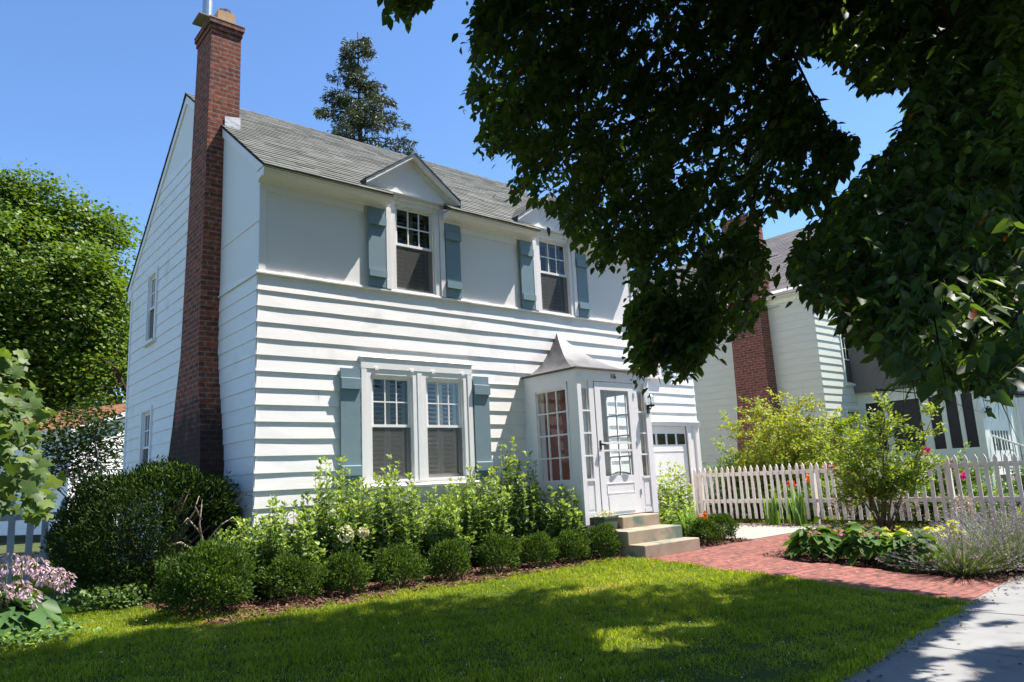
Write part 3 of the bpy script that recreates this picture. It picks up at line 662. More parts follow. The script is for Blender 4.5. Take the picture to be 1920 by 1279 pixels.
w = MB(*FR); w.box(4.64, 4.735, .0, .05, PF, 2.64); w.box(5.585, 5.68, .0, .05, PF, 2.64); w.box(4.64, 5.68, .0, .055, 2.58, 2.66); w.build('door_casing', TRIM, house)
tcu = bpy.data.curves.new('house_number', 'FONT'); tcu.body = '116'; tcu.size = .105; tcu.extrude = .004; tcu.align_x = 'CENTER'
to_ = bpy.data.objects.new('number_curve', tcu); COL.objects.link(to_); dg = bpy.context.evaluated_depsgraph_get()
me_ = bpy.data.meshes.new_from_object(to_.evaluated_get(dg)); bpy.data.objects.remove(to_)
me_.materials.clear(); hn = link_mesh('house_number', me_, DARK, house); hn.rotation_euler = (math.pi / 2, 0, 0); hn.scale = (.8, 1.05, 1); hn.location = Vector((5.15, -PD - .014, 2.595)) - house.location
w = MB(*PFR)
w.tube([w.pt(5.93, .012, 2.16), w.pt(5.93, .07, 2.13), w.pt(5.93, .085, 2.17)], .012, 6); w.box(5.90, 5.96, .012, .025, 2.06, 2.2)
w.tube([w.pt(5.93, .085, 2.17), w.pt(5.93, .085, 2.2)], [.05, .06], 8); w.tube([w.pt(5.93, .085, 2.32), w.pt(5.93, .085, 2.37)], [.06, .015], 8)
w.tube([w.pt(5.93, .085, 2.19), w.pt(5.93, .085, 2.33)], .008, 6)
wl = w.build('wall_lantern', DARK, house)
w = MB(*PFR); w.tube([w.pt(5.93, .085, 2.2), w.pt(5.93, .085, 2.32)], .045, 8); w.build('lantern_glass', glassmat('lantern_glass', (.8, .8, .78), 1.5), wl)

# ------------------------------------------------------------------ steps and planter
st = MB()
st.box(4.78, 5.62, 1.225, 1.53, 0, PF - .01); st.box(4.42, 5.62, 1.53, 1.93, 0, .355); st.box(4.42, 4.78, 1.225, 1.53, 0, .355); st.box(4.42, 5.64, 1.93, 2.21, 0, .18)
so_ = st.build('entry_steps', CONC); bv_ = so_.modifiers.new('worn_edges', 'BEVEL'); bv_.width = .014; bv_.segments = 2; bv_.limit_method = 'ANGLE'
tag(so_, 'three worn tan concrete steps with green stains below the white porch door', 'steps')
pl = thing('planter_box', (4.6, -1.38, .355), 'small dark green planter box with white blooms beside the porch door', 'planter')
w = MB(); w.box(4.47, 4.75, 1.27, 1.47, .355, .53); w.box(4.46, 4.76, 1.26, 1.48, .515, .54); w.build('box', PLANTER, pl)
n = 90; P = np.stack([rng.uniform(4.5, 4.72, n), -rng.uniform(1.29, 1.47, n), rng.uniform(.53, .6, n)], 1)
leaves('bloom', P, rdir(n) + [0, 0, .5], up_n(n), .035, .03, F_WHT, pl, rng.random(n))

# ================================================================== GROUND
def sheet(name, poly_x, poly_y, m, dz, kind='structure', grid=None):
    xs = np.asarray(poly_x); ys = np.asarray(poly_y)
    X, Y = np.meshgrid(xs, ys); Y = np.where(Y == -6.02, ye(X) + .01, Y); V = np.stack([X, Y, zg(X, Y) + dz], -1).reshape(-1, 3); nx, ny = len(xs), len(ys)
    F = [(j * nx + i, j * nx + i + 1, (j + 1) * nx + i + 1, (j + 1) * nx + i) for j in range(ny - 1) for i in range(nx - 1)]
    return tag(np_mesh(name, V, F, m), kind=kind)
sheet('ground', [-300, -60, -20, -8, 0, 5, 12, 20, 60, 300], [-300, -60, -20, -11, -6, -5, -4, -3, -2.2, 0, 5, 30, 100, 300], GROUND, 0)
sheet('lawn', np.linspace(-9, 4.36, 12), [-6.02, -5, -4, -3, -2.2, -1.4, -1.0], SOIL, .006)
sheet('brick_path', np.linspace(4.36, 5.72, 5), [-6.02, -5, -4, -3.2, -2.2, -2.1], PATH, .012)
sheet('brick_path', [5.72, 7, 8, 9.4], [-3.2, -2.2, -2.1], PATH, .012)
sheet('mulch_bed', [7.55, 8.2, 9.4], [-6.02, -3.2], MULCH, .01)
w = MB(); w.box(7.1, 10.05, -1.2, 2.09, -.1, .02); tag(w.build('driveway', SLAB), kind='structure')
w = MB((0, -6.44, 0), (.99636, .08519, 0), (.08519, -.99636, 0))
x = -14.
while x < 20:
    w.box(x, x + 1.488, 0, 1.52, -.4, -.185 + random.uniform(-.003, .003)); x += 1.5
tag(w.build('sidewalk', WALK), kind='structure')
w = MB(); w.box(-60, 60, 10.2, 18., -.6, -.32); tag(w.build('road', ASPH), kind='structure')
w = MB(); w.box(-60, 60, 10.05, 10.2, -.6, -.19); tag(w.build('kerb', SLAB), kind='structure')
sheet('mulch_bed', np.linspace(-1.2, 4.42, 10), [-1.95, -1.2, 0.05], MULCH, .012); sheet('lawn', np.linspace(-9, -1.2, 5), [-1.0, 0, 1.], SOIL, .006)
sheet('mulch_bed', [5.64, 6.4, 7.1], [-2.1, -1., 1.2], MULCH, .012)
sheet('mulch_bed', [5.72, 7, 9.3, 10.15], [-6.02, -5, -4, -3.2], MULCH, .008)
sheet('mulch_bed', [9.4, 10.15], [-3.2, -2.1, -1.2], MULCH, .014)
def chips(n, x0, x1, y0, y1):
    P = np.stack([rng.uniform(x0, x1, n), rng.uniform(y0, y1, n), np.zeros(n)], 1); P[:, 2] = zg(P[:, 0], P[:, 1]) + .018 + rng.random(n) * .02
    return P
P = np.concatenate([chips(9000, -1.1, 4.4, -2.0, -.9), chips(2500, 5.66, 7.1, -2.15, -1.0), chips(7000, 5.7, 9.5, -6.0, -3.1), chips(1500, 9.2, 10.2, -3.2, .5)])
D = rdir(len(P)) * [1, 1, .25]
mch = leaves('mulch_chips', P, D, up_n(len(P), 1.5), rng.uniform(.025, .07, len(P)), rng.uniform(.01, .025, len(P)), CHIPS, None, rng.random(len(P)), fold=.1)
tag(mch, 'reddish brown bark mulch under the shrubs and beside the brick path', 'mulch', kind='stuff')

# ------------------------------------------------------------------ grass
def grass(n, sampler, hmin, hmax, wd):
    P = sampler(n); n = len(P)
    D = nrm(np.stack([rng.normal(size=n) * .45, rng.normal(size=n) * .45, np.ones(n)], 1)); H = rng.uniform(hmin, hmax, n) * np.clip(1 + .35 * np.sin(P[:, 0] * 3.1 + 2 * np.sin(P[:, 1] * 2.3)) * np.sin(P[:, 1] * 4.7 + P[:, 0]) + .3 * np.sin(P[:, 0] * 11 + P[:, 1] * 7) * np.sin(P[:, 1] * 13 - P[:, 0] * 5), .45, 1.7)
    a = rng.uniform(0, 2 * math.pi, n); S = np.stack([np.cos(a), np.sin(a), np.zeros(n)], 1) * (wd * rng.uniform(.7, 1.3, n))[:, None] * .5
    bend = np.stack([rng.normal(size=n), rng.normal(size=n), -.4 * np.ones(n)], 1) * .3
    m = P + D * H[:, None] * .55; t = P + D * H[:, None] + bend * H[:, None]
    V = np.stack([P - S, P + S, m + S * .8, m - S * .8, t], 1).reshape(-1, 3); i = np.arange(n)[:, None] * 5
    Fq = i + np.array([0, 1, 2, 3]); Ft = i + np.array([3, 2, 4, 4])
    return V, Fq, i + np.array([3, 2, 4]), n
def bed_edge(x):                                         # street-side edge of the planting bed
    return np.interp(x, [-9, -2.6, -1.9, -1.5, -1.2, -.95, -.5, 0.5, 2, 4.4], [1., .9, .75, .25, -.55, -1.42, -1.62, -1.68, -1.73, -1.86])
def lawn_pts(n):
    x = rng.uniform(-4.6, 4.42, n); y = rng.uniform(-6.9, 1., n)
    ok = (y < bed_edge(x) + rng.normal(size=n) * .03) & (x < 4.36 + rng.normal(size=n) * .02) & (y > ye(x) + rng.normal(size=n) * .03)
    P = np.stack([x, y, zg(x, y)], 1)[ok]
    u, v, d = pix(P); return P[(d > .5) & (u > -250) & (u < 2150) & (v < 1500)]
V1, Fq, Ft, n1 = grass(380000, lawn_pts, .028, .062, .0062)
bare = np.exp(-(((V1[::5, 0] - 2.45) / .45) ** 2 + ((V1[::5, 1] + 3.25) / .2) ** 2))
me_v = V1; q = np.concatenate([Fq, np.stack([Ft[:, 0], Ft[:, 1], Ft[:, 2], Ft[:, 2]], 1)[:0]], 0)
patch = .25 * np.sin(V1[::5, 0] * 2.1 + 1.3 * np.sin(V1[::5, 1] * 1.7)) * np.sin(V1[::5, 1] * 2.7 + V1[::5, 0])
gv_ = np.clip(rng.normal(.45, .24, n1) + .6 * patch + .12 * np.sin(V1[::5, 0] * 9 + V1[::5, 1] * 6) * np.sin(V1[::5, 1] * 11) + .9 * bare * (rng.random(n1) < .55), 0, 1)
me = bpy.data.meshes.new('grass'); nv = len(V1)
me.vertices.add(nv); me.vertices.foreach_set('co', V1.astype(np.float32).ravel())
loops = np.concatenate([Fq.ravel(), Ft.ravel()]).astype(np.int32); me.loops.add(len(loops)); me.loops.foreach_set('vertex_index', loops)
me.polygons.add(len(Fq) + len(Ft)); me.polygons.foreach_set('loop_start', np.concatenate([np.arange(0, Fq.size, 4), Fq.size + np.arange(0, Ft.size, 3)]).astype(np.int32))
me.update(calc_edges=True); aa = me.attributes.new('var', 'FLOAT', 'POINT'); aa.data.foreach_set('value', np.repeat(gv_, 5).astype(np.float32))
tag(link_mesh('grass', me, L_GRASS), 'short green lawn grass in front of the white house', 'grass', kind='stuff')
def yard_pts(n):
    x = rng.uniform(10.6, 17, n); y = rng.uniform(-7, .6, n); return np.stack([x, y, zg(x, y)], 1)
V2, Fq2, Ft2, n2 = grass(26000, yard_pts, .05, .1, .02)
tag(np_mesh('grass', V2, Fq2, L_GRASS, None, np.repeat(np.clip(rng.normal(.6, .2, n2), 0, 1), 5)), 'sunny neighbour lawn beyond the white picket fence', 'grass', kind='stuff')
def verge_pts(n):
    x = rng.uniform(-4, -.5, n); y = rng.uniform(.3, 9., n); ok = (x < -.3) & ((x < -2.2) | (y > 2.3)); return np.stack([x, y, zg(x, y)], 1)[ok]
V3, Fq3, Ft3, n3 = grass(20000, verge_pts, .05, .1, .015)
tag(np_mesh('grass', V3, Fq3, L_GRASS, None, np.repeat(np.clip(rng.normal(.5, .2, n3), 0, 1), 5)), 'grass strip beside the gable wall of the white house', 'grass', kind='stuff')
n = 260; x = rng.uniform(-3, 6.5, n); y = rng.uniform(-7.3, -1.9, n); P = np.stack([x, y, zg(x, y) + .03], 1); P[y < ye(x) - .02, 2] = -.178
tag(leaves('fallen_leaves', P, rdir(n) * [1, 1, .2], up_n(n, 2), rng.uniform(.02, .05, n), rng.uniform(.015, .03, n), LITTER, None, rng.random(n)), 'scattered dry leaves on the lawn and sidewalk', 'leaves', kind='stuff')
def edge_pts(n):
    k = n // 3; x = np.concatenate([rng.uniform(-3, 4.4, 2 * k), 4.36 + rng.normal(size=k) * .035]); y = np.concatenate([ye(x[:2 * k]) + rng.normal(size=2 * k) * .035, rng.uniform(-6, -2.2, k)])
    P = np.stack([x, y, zg(x, y)], 1); return P[rng.random(len(P)) < .55 + .45 * np.sin(x * 5.3 + y * 4.1 + 2 * np.sin(x * 1.7))]
V4, Fq4, Ft4, n4 = grass(16000, edge_pts, .04, .11, .0065)
tag(np_mesh('grass', V4, Fq4, L_GRASS, None, np.repeat(np.clip(rng.normal(.5, .22, n4), 0, 1), 5)), 'ragged longer grass along the sidewalk and brick path edge', 'grass', kind='stuff')
n = 260; P = lawn_pts(n * 3)[:n]; n = len(P); P[:, 2] += rng.uniform(.035, .06, n)
tag(leaves('clover_flower', P, rdir(n), up_n(n, 1), .013, .011, F_WHT, None, rng.random(n)), 'tiny white clover flecks scattered through the lawn', 'clover', kind='stuff')
n = 320; x = rng.uniform(-2, 6.5, n); P = np.stack([x, ye(x) - .01 - np.abs(rng.normal(size=n)) * .1, np.full(n, -.178)], 1)
tag(leaves('fallen_leaves', P, rdir(n) * [1, 1, .2], up_n(n, 2), rng.uniform(.02, .045, n), rng.uniform(.012, .025, n), LITTER, None, rng.random(n)), 'dry leaf litter gathered along the sidewalk edge', 'leaves', kind='stuff')

# ================================================================== PICKET FENCES
def picket_run(root, fr_, u0, u1, zb, zt, rails, m, wdt=.062, gap=.142, posts=()):
    u = u0
    while u < u1:
        j = random.uniform(-.006, .006); dz = random.uniform(-.008, .008); tl = random.uniform(-.012, .012); w = MB(*fr_)
        p = [(u + j, zb), (u + j + wdt, zb), (u + j + wdt + tl, zt - .07 + dz), (u + j + wdt * .5 + tl, zt + dz), (u + j + tl, zt - .07 + dz)]
        w.plate(p, .02, .04); w.build('picket', m, root); u += gap
    for z in rails:
        w = MB(*fr_); w.box(u0 - .05, u1 + .05, -.02, .019, z - .04, z + .04); w.build('rail', m, root)
    for q in posts:
        w = MB(*fr_); w.box(q, q + .085, -.11, -.022, 0, zt - .14); w.build('post', m, root)
f1 = thing('picket_fence', (10.2, -2.2, 0), 'white picket fence running along the brick path toward the garage corner', 'fence')
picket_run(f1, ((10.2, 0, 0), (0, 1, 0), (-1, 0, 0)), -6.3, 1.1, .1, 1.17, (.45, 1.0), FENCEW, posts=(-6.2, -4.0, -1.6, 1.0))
f2 = thing('picket_fence', (-2.2, 3.1, 0), 'grey shaded picket fence beside the dark yew, behind the lilac hosta blooms', 'fence')
picket_run(f2, ((0, 3.1, 0), (1, 0, 0), (0, -1, 0)), -4.2, -.35, .08, 1.2, (.4, .95), FENCEB, wdt=.08, gap=.19, posts=(-3.2, -.7))

# ================================================================== NEIGHBOUR HOUSES
nb = thing('green_house', (18, 5, 0), 'pale green clapboard neighbour house with red brick side chimney and screened porch', 'house')
NX, NY = 15.6, .7; NZE, NW, NDp = 5.95, 8.4, 9.5; NS = .72; NZR = NZE + NW / 2 * NS
nrow = [NZE - .05 - i * .2083 for i in range(29)]
w = MB((NX, NY, 0), (0, 1, 0), (-1, 0, 0)); lap_wall(w, NDp, nrow, [], prot=.014, seg=2, ulim=lambda z: (-.015, NDp)); w.build('side_siding', NGREEN, nb)
w = MB((NX, NY, 0), (1, 0, 0), (0, -1, 0))
ng = [NZE - .05 + i * .2083 for i in range(13, 0, -1)]
def ngl(z): d = max(0, (z - NZE + .1) / NS); return (d - .015, NW - d)
NOP = [(1.35, 2.1, 3.3, 4.7), (1.15, 1.95, .95, 2.6)]
lap_wall(w, NW, ng + nrow, NOP, ulim=ngl, prot=.02, seg=2); w.build('front_siding', NGREEN, nb)
for a, b, z0, z1 in NOP: window(nb, ((NX, NY, 0), (1, 0, 0), (0, -1, 0)), a + .02, b - .02, z0 + .03, z1 - .03, trimm=NTRIM, blinds=False)
w = MB(); w.quad((NX + NW, -NY, 0), (NX + NW, -NY - NDp, 0), (NX + NW, -NY - NDp, NZE), (NX + NW, -NY, NZE)); w.quad((NX, -NY - NDp, 0), (NX + NW, -NY - NDp, 0), (NX + NW, -NY - NDp, NZE), (NX + NW / 2, -NY - NDp, NZR - .1), (NX, -NY - NDp, NZE)); w.build('rear_wall', NGREEN, nb)
w = MB(); nu = np.array([1, 0, NS]); nl = np.linalg.norm([NW / 2 + .3, NS * (NW / 2 + .3)]); nu = nu / np.linalg.norm(nu)
shingles(w, (NX - .3, NY - .25, NZE - .3 * NS + .08), (0, 1, 0), NDp + .4, nu, nl, tab=.5)
shingles(w, (NX + NW + .3, NY - .25, NZE - .3 * NS + .08), (0, 1, 0), NDp + .4, nu * [-1, 1, 1], nl, tab=1., expo=.3); w.build('roof', SHINGN, nb)
w = MB((NX, NY, 0), (0, 1, 0), (-1, 0, 0)); w.prism([(0, NZE - .32), (.06, NZE - .3), (.08, NZE - .2), (.26, NZE - .17), (.29, NZE - .14), (0, NZE + .1)], -.22, NDp); w.build('eave_trim', NTRIM, nb)
w = MB((NX, NY, 0), (1, 0, 0), (0, -1, 0))
for s in (0, 1):
    x0, x1 = (-.28, NW / 2) if s == 0 else (NW + .28, NW / 2); z0, z1 = NZE - .28 * NS + .05, NZR + .05
    w.plate([(x0, z0), (x1, z1), (x1, z1 - .2), (x0, z0 - .2)], .03, .24)
w.build_each('rake_trim', NTRIM, nb)
w = MB(); cprof = [(0, .75, 2.5, -.6), (1.6, .9, 2.46, -.54), (2.9, 1.32, 2.36, -.46), (8.4, 1.36, 2.28, -.44)]
pts = []
for z, y0, y1, x in cprof: pts += [(NX + x, NY + y0, z), (NX + .25, NY + y0, z), (NX + .25, NY + y1, z), (NX + x, NY + y1, z)]
f = [(i * 4 + j, i * 4 + (j + 1) % 4, i * 4 + 4 + (j + 1) % 4, i * 4 + 4 + j) for i in range(3) for j in range(4)] + [(12, 13, 14, 15)]
w.add(pts, f, local=False); w.build('chimney', NCHIM, nb, uv=True)
# projecting screened porch
QX0, QX1, QY = 17.5, 20.0, -2.35; PZ = .65
QL = ((QX0, QY, 0), (0, 1, 0), (-1, 0, 0)); QF = ((QX0, QY, 0), (1, 0, 0), (0, -1, 0)); QD = NY - QY
w = MB(*QL); w.box(0, QD, -.08, 0, 0, 1.35); w.box(0, QD, -.08, 0, 2.72, 3.05)
for a, b in ((0, .16), (.42, .52), (.80, .92), (1.2, 1.42), (2.2, 2.36), (2.85, QD)): w.box(a, b, -.08, .0, 1.35, 2.72)
w.box(1.3, 2.3, .0, .02, 2.72, 2.8)
w2 = MB(*QF); w2.box(-.006, .35, -.08, .006, 0, 3.052); w2.box(2.0, QX1 - QX0, -.08, .0, 0, 3.05); w2.box(.35, 2.0, -.08, 0, 2.62, 3.05); w2.box(.35, 2., -.08, .0, 0, PZ)
w2.box(.3, 2.08, .0, .06, 2.52, 2.66)
w3 = MB(); w3.box(QX0, QX1, -.3, 2.3, 3.02, 3.06); w3.quad((QX1, -NY, 0), (QX1, -QY, 0), (QX1, -QY, 3.05), (QX1, -NY, 3.05))
pw = MB(); nv_ = 0
for q in (w, w2, w3): pw.f += [tuple(i + len(pw.v) for i in f) for f in q.f]; pw.v += q.v
pw.var = [.5] * len(pw.v); npch = pw.build('screen_porch', NTRIM, nb)
w = MB(*QL)
for a, b in ((.16, .42), (.52, .80), (.92, 1.2), (1.42, 2.2), (2.36, 2.85)): w.quad((a, -.04, 1.35), (b, -.04, 1.35), (b, -.04, 2.72), (a, -.04, 2.72))
w.build_each('porch_screen', surf('black_screen', (.010, .011, .013), (.016, .017, .02), rough=.5), npch)
w = MB(*QF); w.box(.38, 1.97, -.06, -.02, PZ, 2.5); nd = w.build('porch_door', NTRIM, npch)
w = MB(*QF)
for i in range(6): w.box(.55 + i * .22, .67 + i * .22, -.02, -.015, 1.25, 1.75)
w.build_each('door_pane', DARK, nd)
w = MB(); pu = np.array([0, 3.2, 1.5]); pl_ = np.linalg.norm(pu); shingles(w, (QX0 - .15, QY - .2, 3.05), (1, 0, 0), QX1 - QX0 + .3, pu / pl_, pl_, tab=.5)
w.curvar = .5; w.add([(QX0 - .13, QY - .18, 3.03), (QX0 - .13, NY, 3.03), (QX0 - .13, NY, 4.46)], [(0, 1, 2)], local=False); w.add([(QX1 + .13, QY - .18, 3.03), (QX1 + .13, NY, 3.03), (QX1 + .13, NY, 4.46)], [(0, 1, 2)], local=False)
w.build('porch_roof', SHINGN, npch)
w = MB(*QF); w.box(-.2, QX1 - QX0 + .2, .2, .26, 2.98, 3.06); w.tube([w.pt(2.62, .2, 2.98), w.pt(2.55, .06, 2.8), w.pt(2.55, .06, .1)], .045, 6)
w.build_each('downspout', NTRIM, npch)
w = MB(*QF); w.tube([w.pt(.17, .02, 2.2), w.pt(.17, .1, 2.24)], .02, 6); w.tube([w.pt(.17, .12, 2.08), w.pt(.17, .12, 2.3), w.pt(.17, .12, 2.36)], [.05, .075, .02], 8); w.build('porch_lantern', DARK, npch)
st = MB(*QF)
for i in range(4): st.box(.3, 1.9, .0 if i == 0 else .32 * i, .32 * (i + 1), 0, PZ - .16 * i)
st.build('porch_steps', SLAB, nb)
w = MB(*QF); a, b = w.pt(.32, .03, 1.62), w.pt(.32, 1.3, 1.02)
w.tube([a, b], .028, 6); hr = w.build('handrail', NTRIM, nb)
w = MB(*QF)
for i in range(12):
    n_ = .06 + i * .11; w.tube([w.pt(.32, n_, 1.6 - (n_ - .03) * .47), w.pt(.32, n_, .62 - .5 * n_ * .9)], .009, 4)
for i in range(3):
    for s in (1, -1): w.tube([w.pt(.32, .1 + .33 * i, 1.1 - .15 * i + s * .3), w.pt(.32, .1 + .33 * i + .165, 1.02 - .15 * i), w.pt(.32, .1 + .33 * i + .33, .95 - .15 * i + s * .3)], .008, 4)
w.build('baluster', DARK, hr)

bh = thing('blue_house', (30, 3, 0), 'pale blue grey house at the far right behind the screened porch', 'house')
w = MB((26.5, -4.6, 0), (0, 1, 0), (-1, 0, 0)); lap_wall(w, 13, [6.6 - i * .2 for i in range(33)], [], prot=.012, seg=4); w.box(0, 13, -6, -.02, 0, 6.6); w.build('wall', BLUEW, bh)
w = MB((26.5, -4.6, 0), (0, 1, 0), (-1, 0, 0)); w.box(-.1, 13.1, .0, .03, 3.05, 3.25); w.build_each('belt_trim', surf('slate_trim', (.06, .075, .085), (.08, .095, .105)), bh)
w = MB(); bu = np.array([4.2, 0, 2.6]); bl = np.linalg.norm(bu); shingles(w, (26.1, -5, 6.5), (0, 1, 0), 13.6, bu / bl, bl, tab=1., expo=.3); w.build('roof', SHINGN, bh)

# ---------------------------------------------------------------- outbuildings behind on the left
gr = thing('white_garage', (1.7, 19, 0), 'white backyard garage with rusty brown shingle roof half hidden by a dark shrub', 'garage')
ph = math.radians(28); GU = np.array([math.cos(ph), math.sin(ph), 0]); GV = np.array([-math.sin(ph), math.cos(ph), 0]); GO = np.array([.5, 15.5, 0]); GHW, GD, gze, gzr = 3.0, 5.0, 3.2, 4.2
GF = (GO, GU, -GV); GS = (GO, GV, -GU); gsl = (gzr - gze) / GHW
w = MB(*GF); lap_wall(w, 2 * GHW, [4.4 - i * .2 for i in range(22)], [(4.3, 5.2, .9, 2.65)], ulim=lambda z: (max(0, (z - gze) / gsl), 2 * GHW - max(0, (z - gze) / gsl)), seg=2); w.build('front_siding', WHITE, gr)
w = MB(*GS); lap_wall(w, GD, [3.2 - i * .2 for i in range(16)], [], seg=2, prot=.012); w.build('side_wall', WHITE, gr)
w = MB(); gl = math.hypot(GHW + .2, (GHW + .2) * gsl); gu = (GU + np.array([0, 0, gsl])); gu = gu / np.linalg.norm(gu); gu2 = (-GU + np.array([0, 0, gsl])); gu2 = gu2 / np.linalg.norm(gu2)
shingles(w, GO - GU * .2 - GV * .25 + [0, 0, gze - .2 * gsl + .02], GV, GD + .5, gu, gl); shingles(w, GO + GU * (2 * GHW + .2) - GV * .25 + [0, 0, gze - .2 * gsl + .02], GV, GD + .5, gu2, gl); w.build('roof', SHINGO, gr)
w = MB(*GF)
for x0 in (-.2, 2 * GHW + .2): w.plate([(x0, gze - .05), (GHW, gzr - .0), (GHW, gzr - .14), (x0, gze - .2)], .02, .24)
w2 = MB(*GS); w2.box(-.2, GD, .0, .2, gze - .16, gze - .05); w.f += [tuple(i + len(w.v) for i in f) for f in w2.f]; w.v += w2.v; w.var += w2.var
w.build_each('rake_trim', TRIM, gr)
bk = thing('brick_house', (-3.5, 31, 0), 'brown brick building at the far left edge behind the grapevine', 'house')
w = MB(); w.box(-8, .45, -34, -28, 0, 6.6); w.build('wall', BHOUSE, bk, uv=True)
w = MB(); w.box(-8.1, .52, -34.1, -27.9, 6.6, 6.78); w.build('coping', SLAB, bk)

# ================================================================== TREES
def tubes_obj(name, segs, m, parent, n=6, smooth=True):
    w = MB()
    for pts, rad in segs: w.tube(pts, rad, n)
    return w.build(name, m, parent, smooth=smooth)

# ---- broad maple at the left
def maple(cx, cy, cz, rx, ry, rz, nclump, per, label, leafL=.17, trunk_r=.45):
    t = thing('maple_tree', (cx, cy, 0), label, 'tree')
    d = rdir(nclump); d[:, 2] = np.where(d[:, 2] < -.88, -d[:, 2], d[:, 2])
    bump = 1 + .13 * np.sin(d[:, 0] * 5 + 1) * np.sin(d[:, 2] * 6) + .1 * np.sin(d[:, 1] * 7 + d[:, 2] * 4)
    r = (rng.random(nclump) ** .3 * .6 + .42) * bump
    C = np.array([cx, cy, cz]) + d * r[:, None] * [rx, ry, rz]
    k = per; base = np.repeat(C, k, 0); q = rng.normal(size=(nclump * k, 3)) * [.55, .55, .3]
    P = base + q; P[:, 2] -= .35 * (q[:, 0] ** 2 + q[:, 1] ** 2)
    out = nrm(np.stack([q[:, 0], q[:, 1], np.full(len(q), -.25)], 1) + rng.normal(size=q.shape) * .35)
    Nn = nrm(rng.normal(size=q.shape) * .45 + [0, 0, 1] + np.repeat(d, k, 0) * .5)
    leaves('crown', P, out, Nn, rng.uniform(.7, 1.2, len(P)) * leafL, rng.uniform(.7, 1.1, len(P)) * leafL * .95, L_MAPLE, t, np.clip(np.repeat(rng.normal(.5, .12, nclump), k) + rng.normal(0, .18, len(P)), 0, 1), fold=.15)
    segs = [([(cx, cy, 0), (cx + .1, cy, cz * .3), (cx, cy, cz * .6), (cx + .2, cy, cz + rz * .5)], [trunk_r, trunk_r * .8, trunk_r * .55, .06])]
    for i in random.sample(range(nclump), min(60, nclump)):
        p0 = np.array([cx, cy, cz * random.uniform(.3, .95)]); m_ = p0 * .45 + C[i] * .55 + [0, 0, .5]; segs.append(([p0, m_, C[i]], [.12, .07, .02]))
    tubes_obj('trunk', segs, BARK, t); return t
maple(-1.0, 26, 8.6, 5.0, 4.8, 5.6, 470, 270, 'broad green maple tree rising behind the white garage')
maple(3.3, 21, 4.6, 1.5, 1.5, 1.9, 26, 110, 'small young maple between the garage roof and the house gable', leafL=.15, trunk_r=.1)
# ---- conifer behind the roof
ct = thing('spruce_tree', (11.65, 18.9, 0), 'tall dark spruce standing behind the house roof', 'tree')
tx, ty, tz = 11.65, 18.9, 22.1
segs = [([(tx, ty, 0), (tx, ty, 8), (tx + .1, ty, 15), (tx, ty, tz - .1)], [.32, .24, .13, .02])]; TP, TD = [], []
z = 6.5
while z < tz - .25:
    h = (tz - z); r0 = min(2.7, .3 + h * .36)
    for _ in range(random.choice([3, 4, 4, 5])):
        a = random.uniform(0, 2 * math.pi); r = r0 * random.choice([.6, .8, .95, 1.0, 1.12]); d = np.array([math.cos(a), math.sin(a), 0]); el = min(.7, max(-.25, .75 - h * .085))
        pts = [np.array([tx, ty, z]) + d * r * t + np.array([0, 0, r * (el * t - .5 * t * t + .35 * max(0, t - .6))]) for t in np.linspace(0, 1, 6)]
        segs.append((pts, [.035, .03, .025, .02, .014, .006]))
        nt_ = int(30 * r + 6)
        for _ in range(nt_):
            t = random.random() ** .6; i = min(4, int(t * 5)); q = pts[i] + (pts[i + 1] - pts[i]) * (t * 5 - i)
            sdv = np.array([-d[1], d[0], 0]) * random.gauss(0, .2) * (1.3 - .6 * t)
            TP.append(q + sdv + np.array([0, 0, -abs(random.gauss(0, .12))])); TD.append(d * .5 + sdv * 2 + np.array([random.gauss(0, .3), random.gauss(0, .3), random.uniform(-1.1, .25)]))
    z += random.uniform(.22, .42)
TP = np.array(TP); TD = np.array(TD); k = 4; P = np.repeat(TP, k, 0) + rng.normal(size=(len(TP) * k, 3)) * .05; D = np.repeat(TD, k, 0) + rng.normal(size=P.shape) * .45
leaves('crown', P, D, rdir(len(P)), rng.uniform(.11, .22, len(P)), rng.uniform(.035, .06, len(P)), L_CONIF, ct, np.clip(rng.normal(.5, .22, len(P)), 0, 1), droop=.15)
tubes_obj('trunk', segs, BARK, ct, n=5)

# ---- the street tree overhanging the lawn
ft = thing('street_tree', (2.5, -8.6, -.2), 'large leafy street tree overhanging the lawn from the right', 'tree')
def inside(poly, x, y):
    poly = np.asarray(poly, float); n = len(poly); r = np.zeros(len(x), bool); j = n - 1
    for i in range(n):
        xi, yi = poly[i]; xj, yj = poly[j]
        c = ((yi > y) != (yj > y)) & (x < (xj - xi) * (y - yi) / (yj - yi + 1e-9) + xi); r ^= c; j = i
    return r
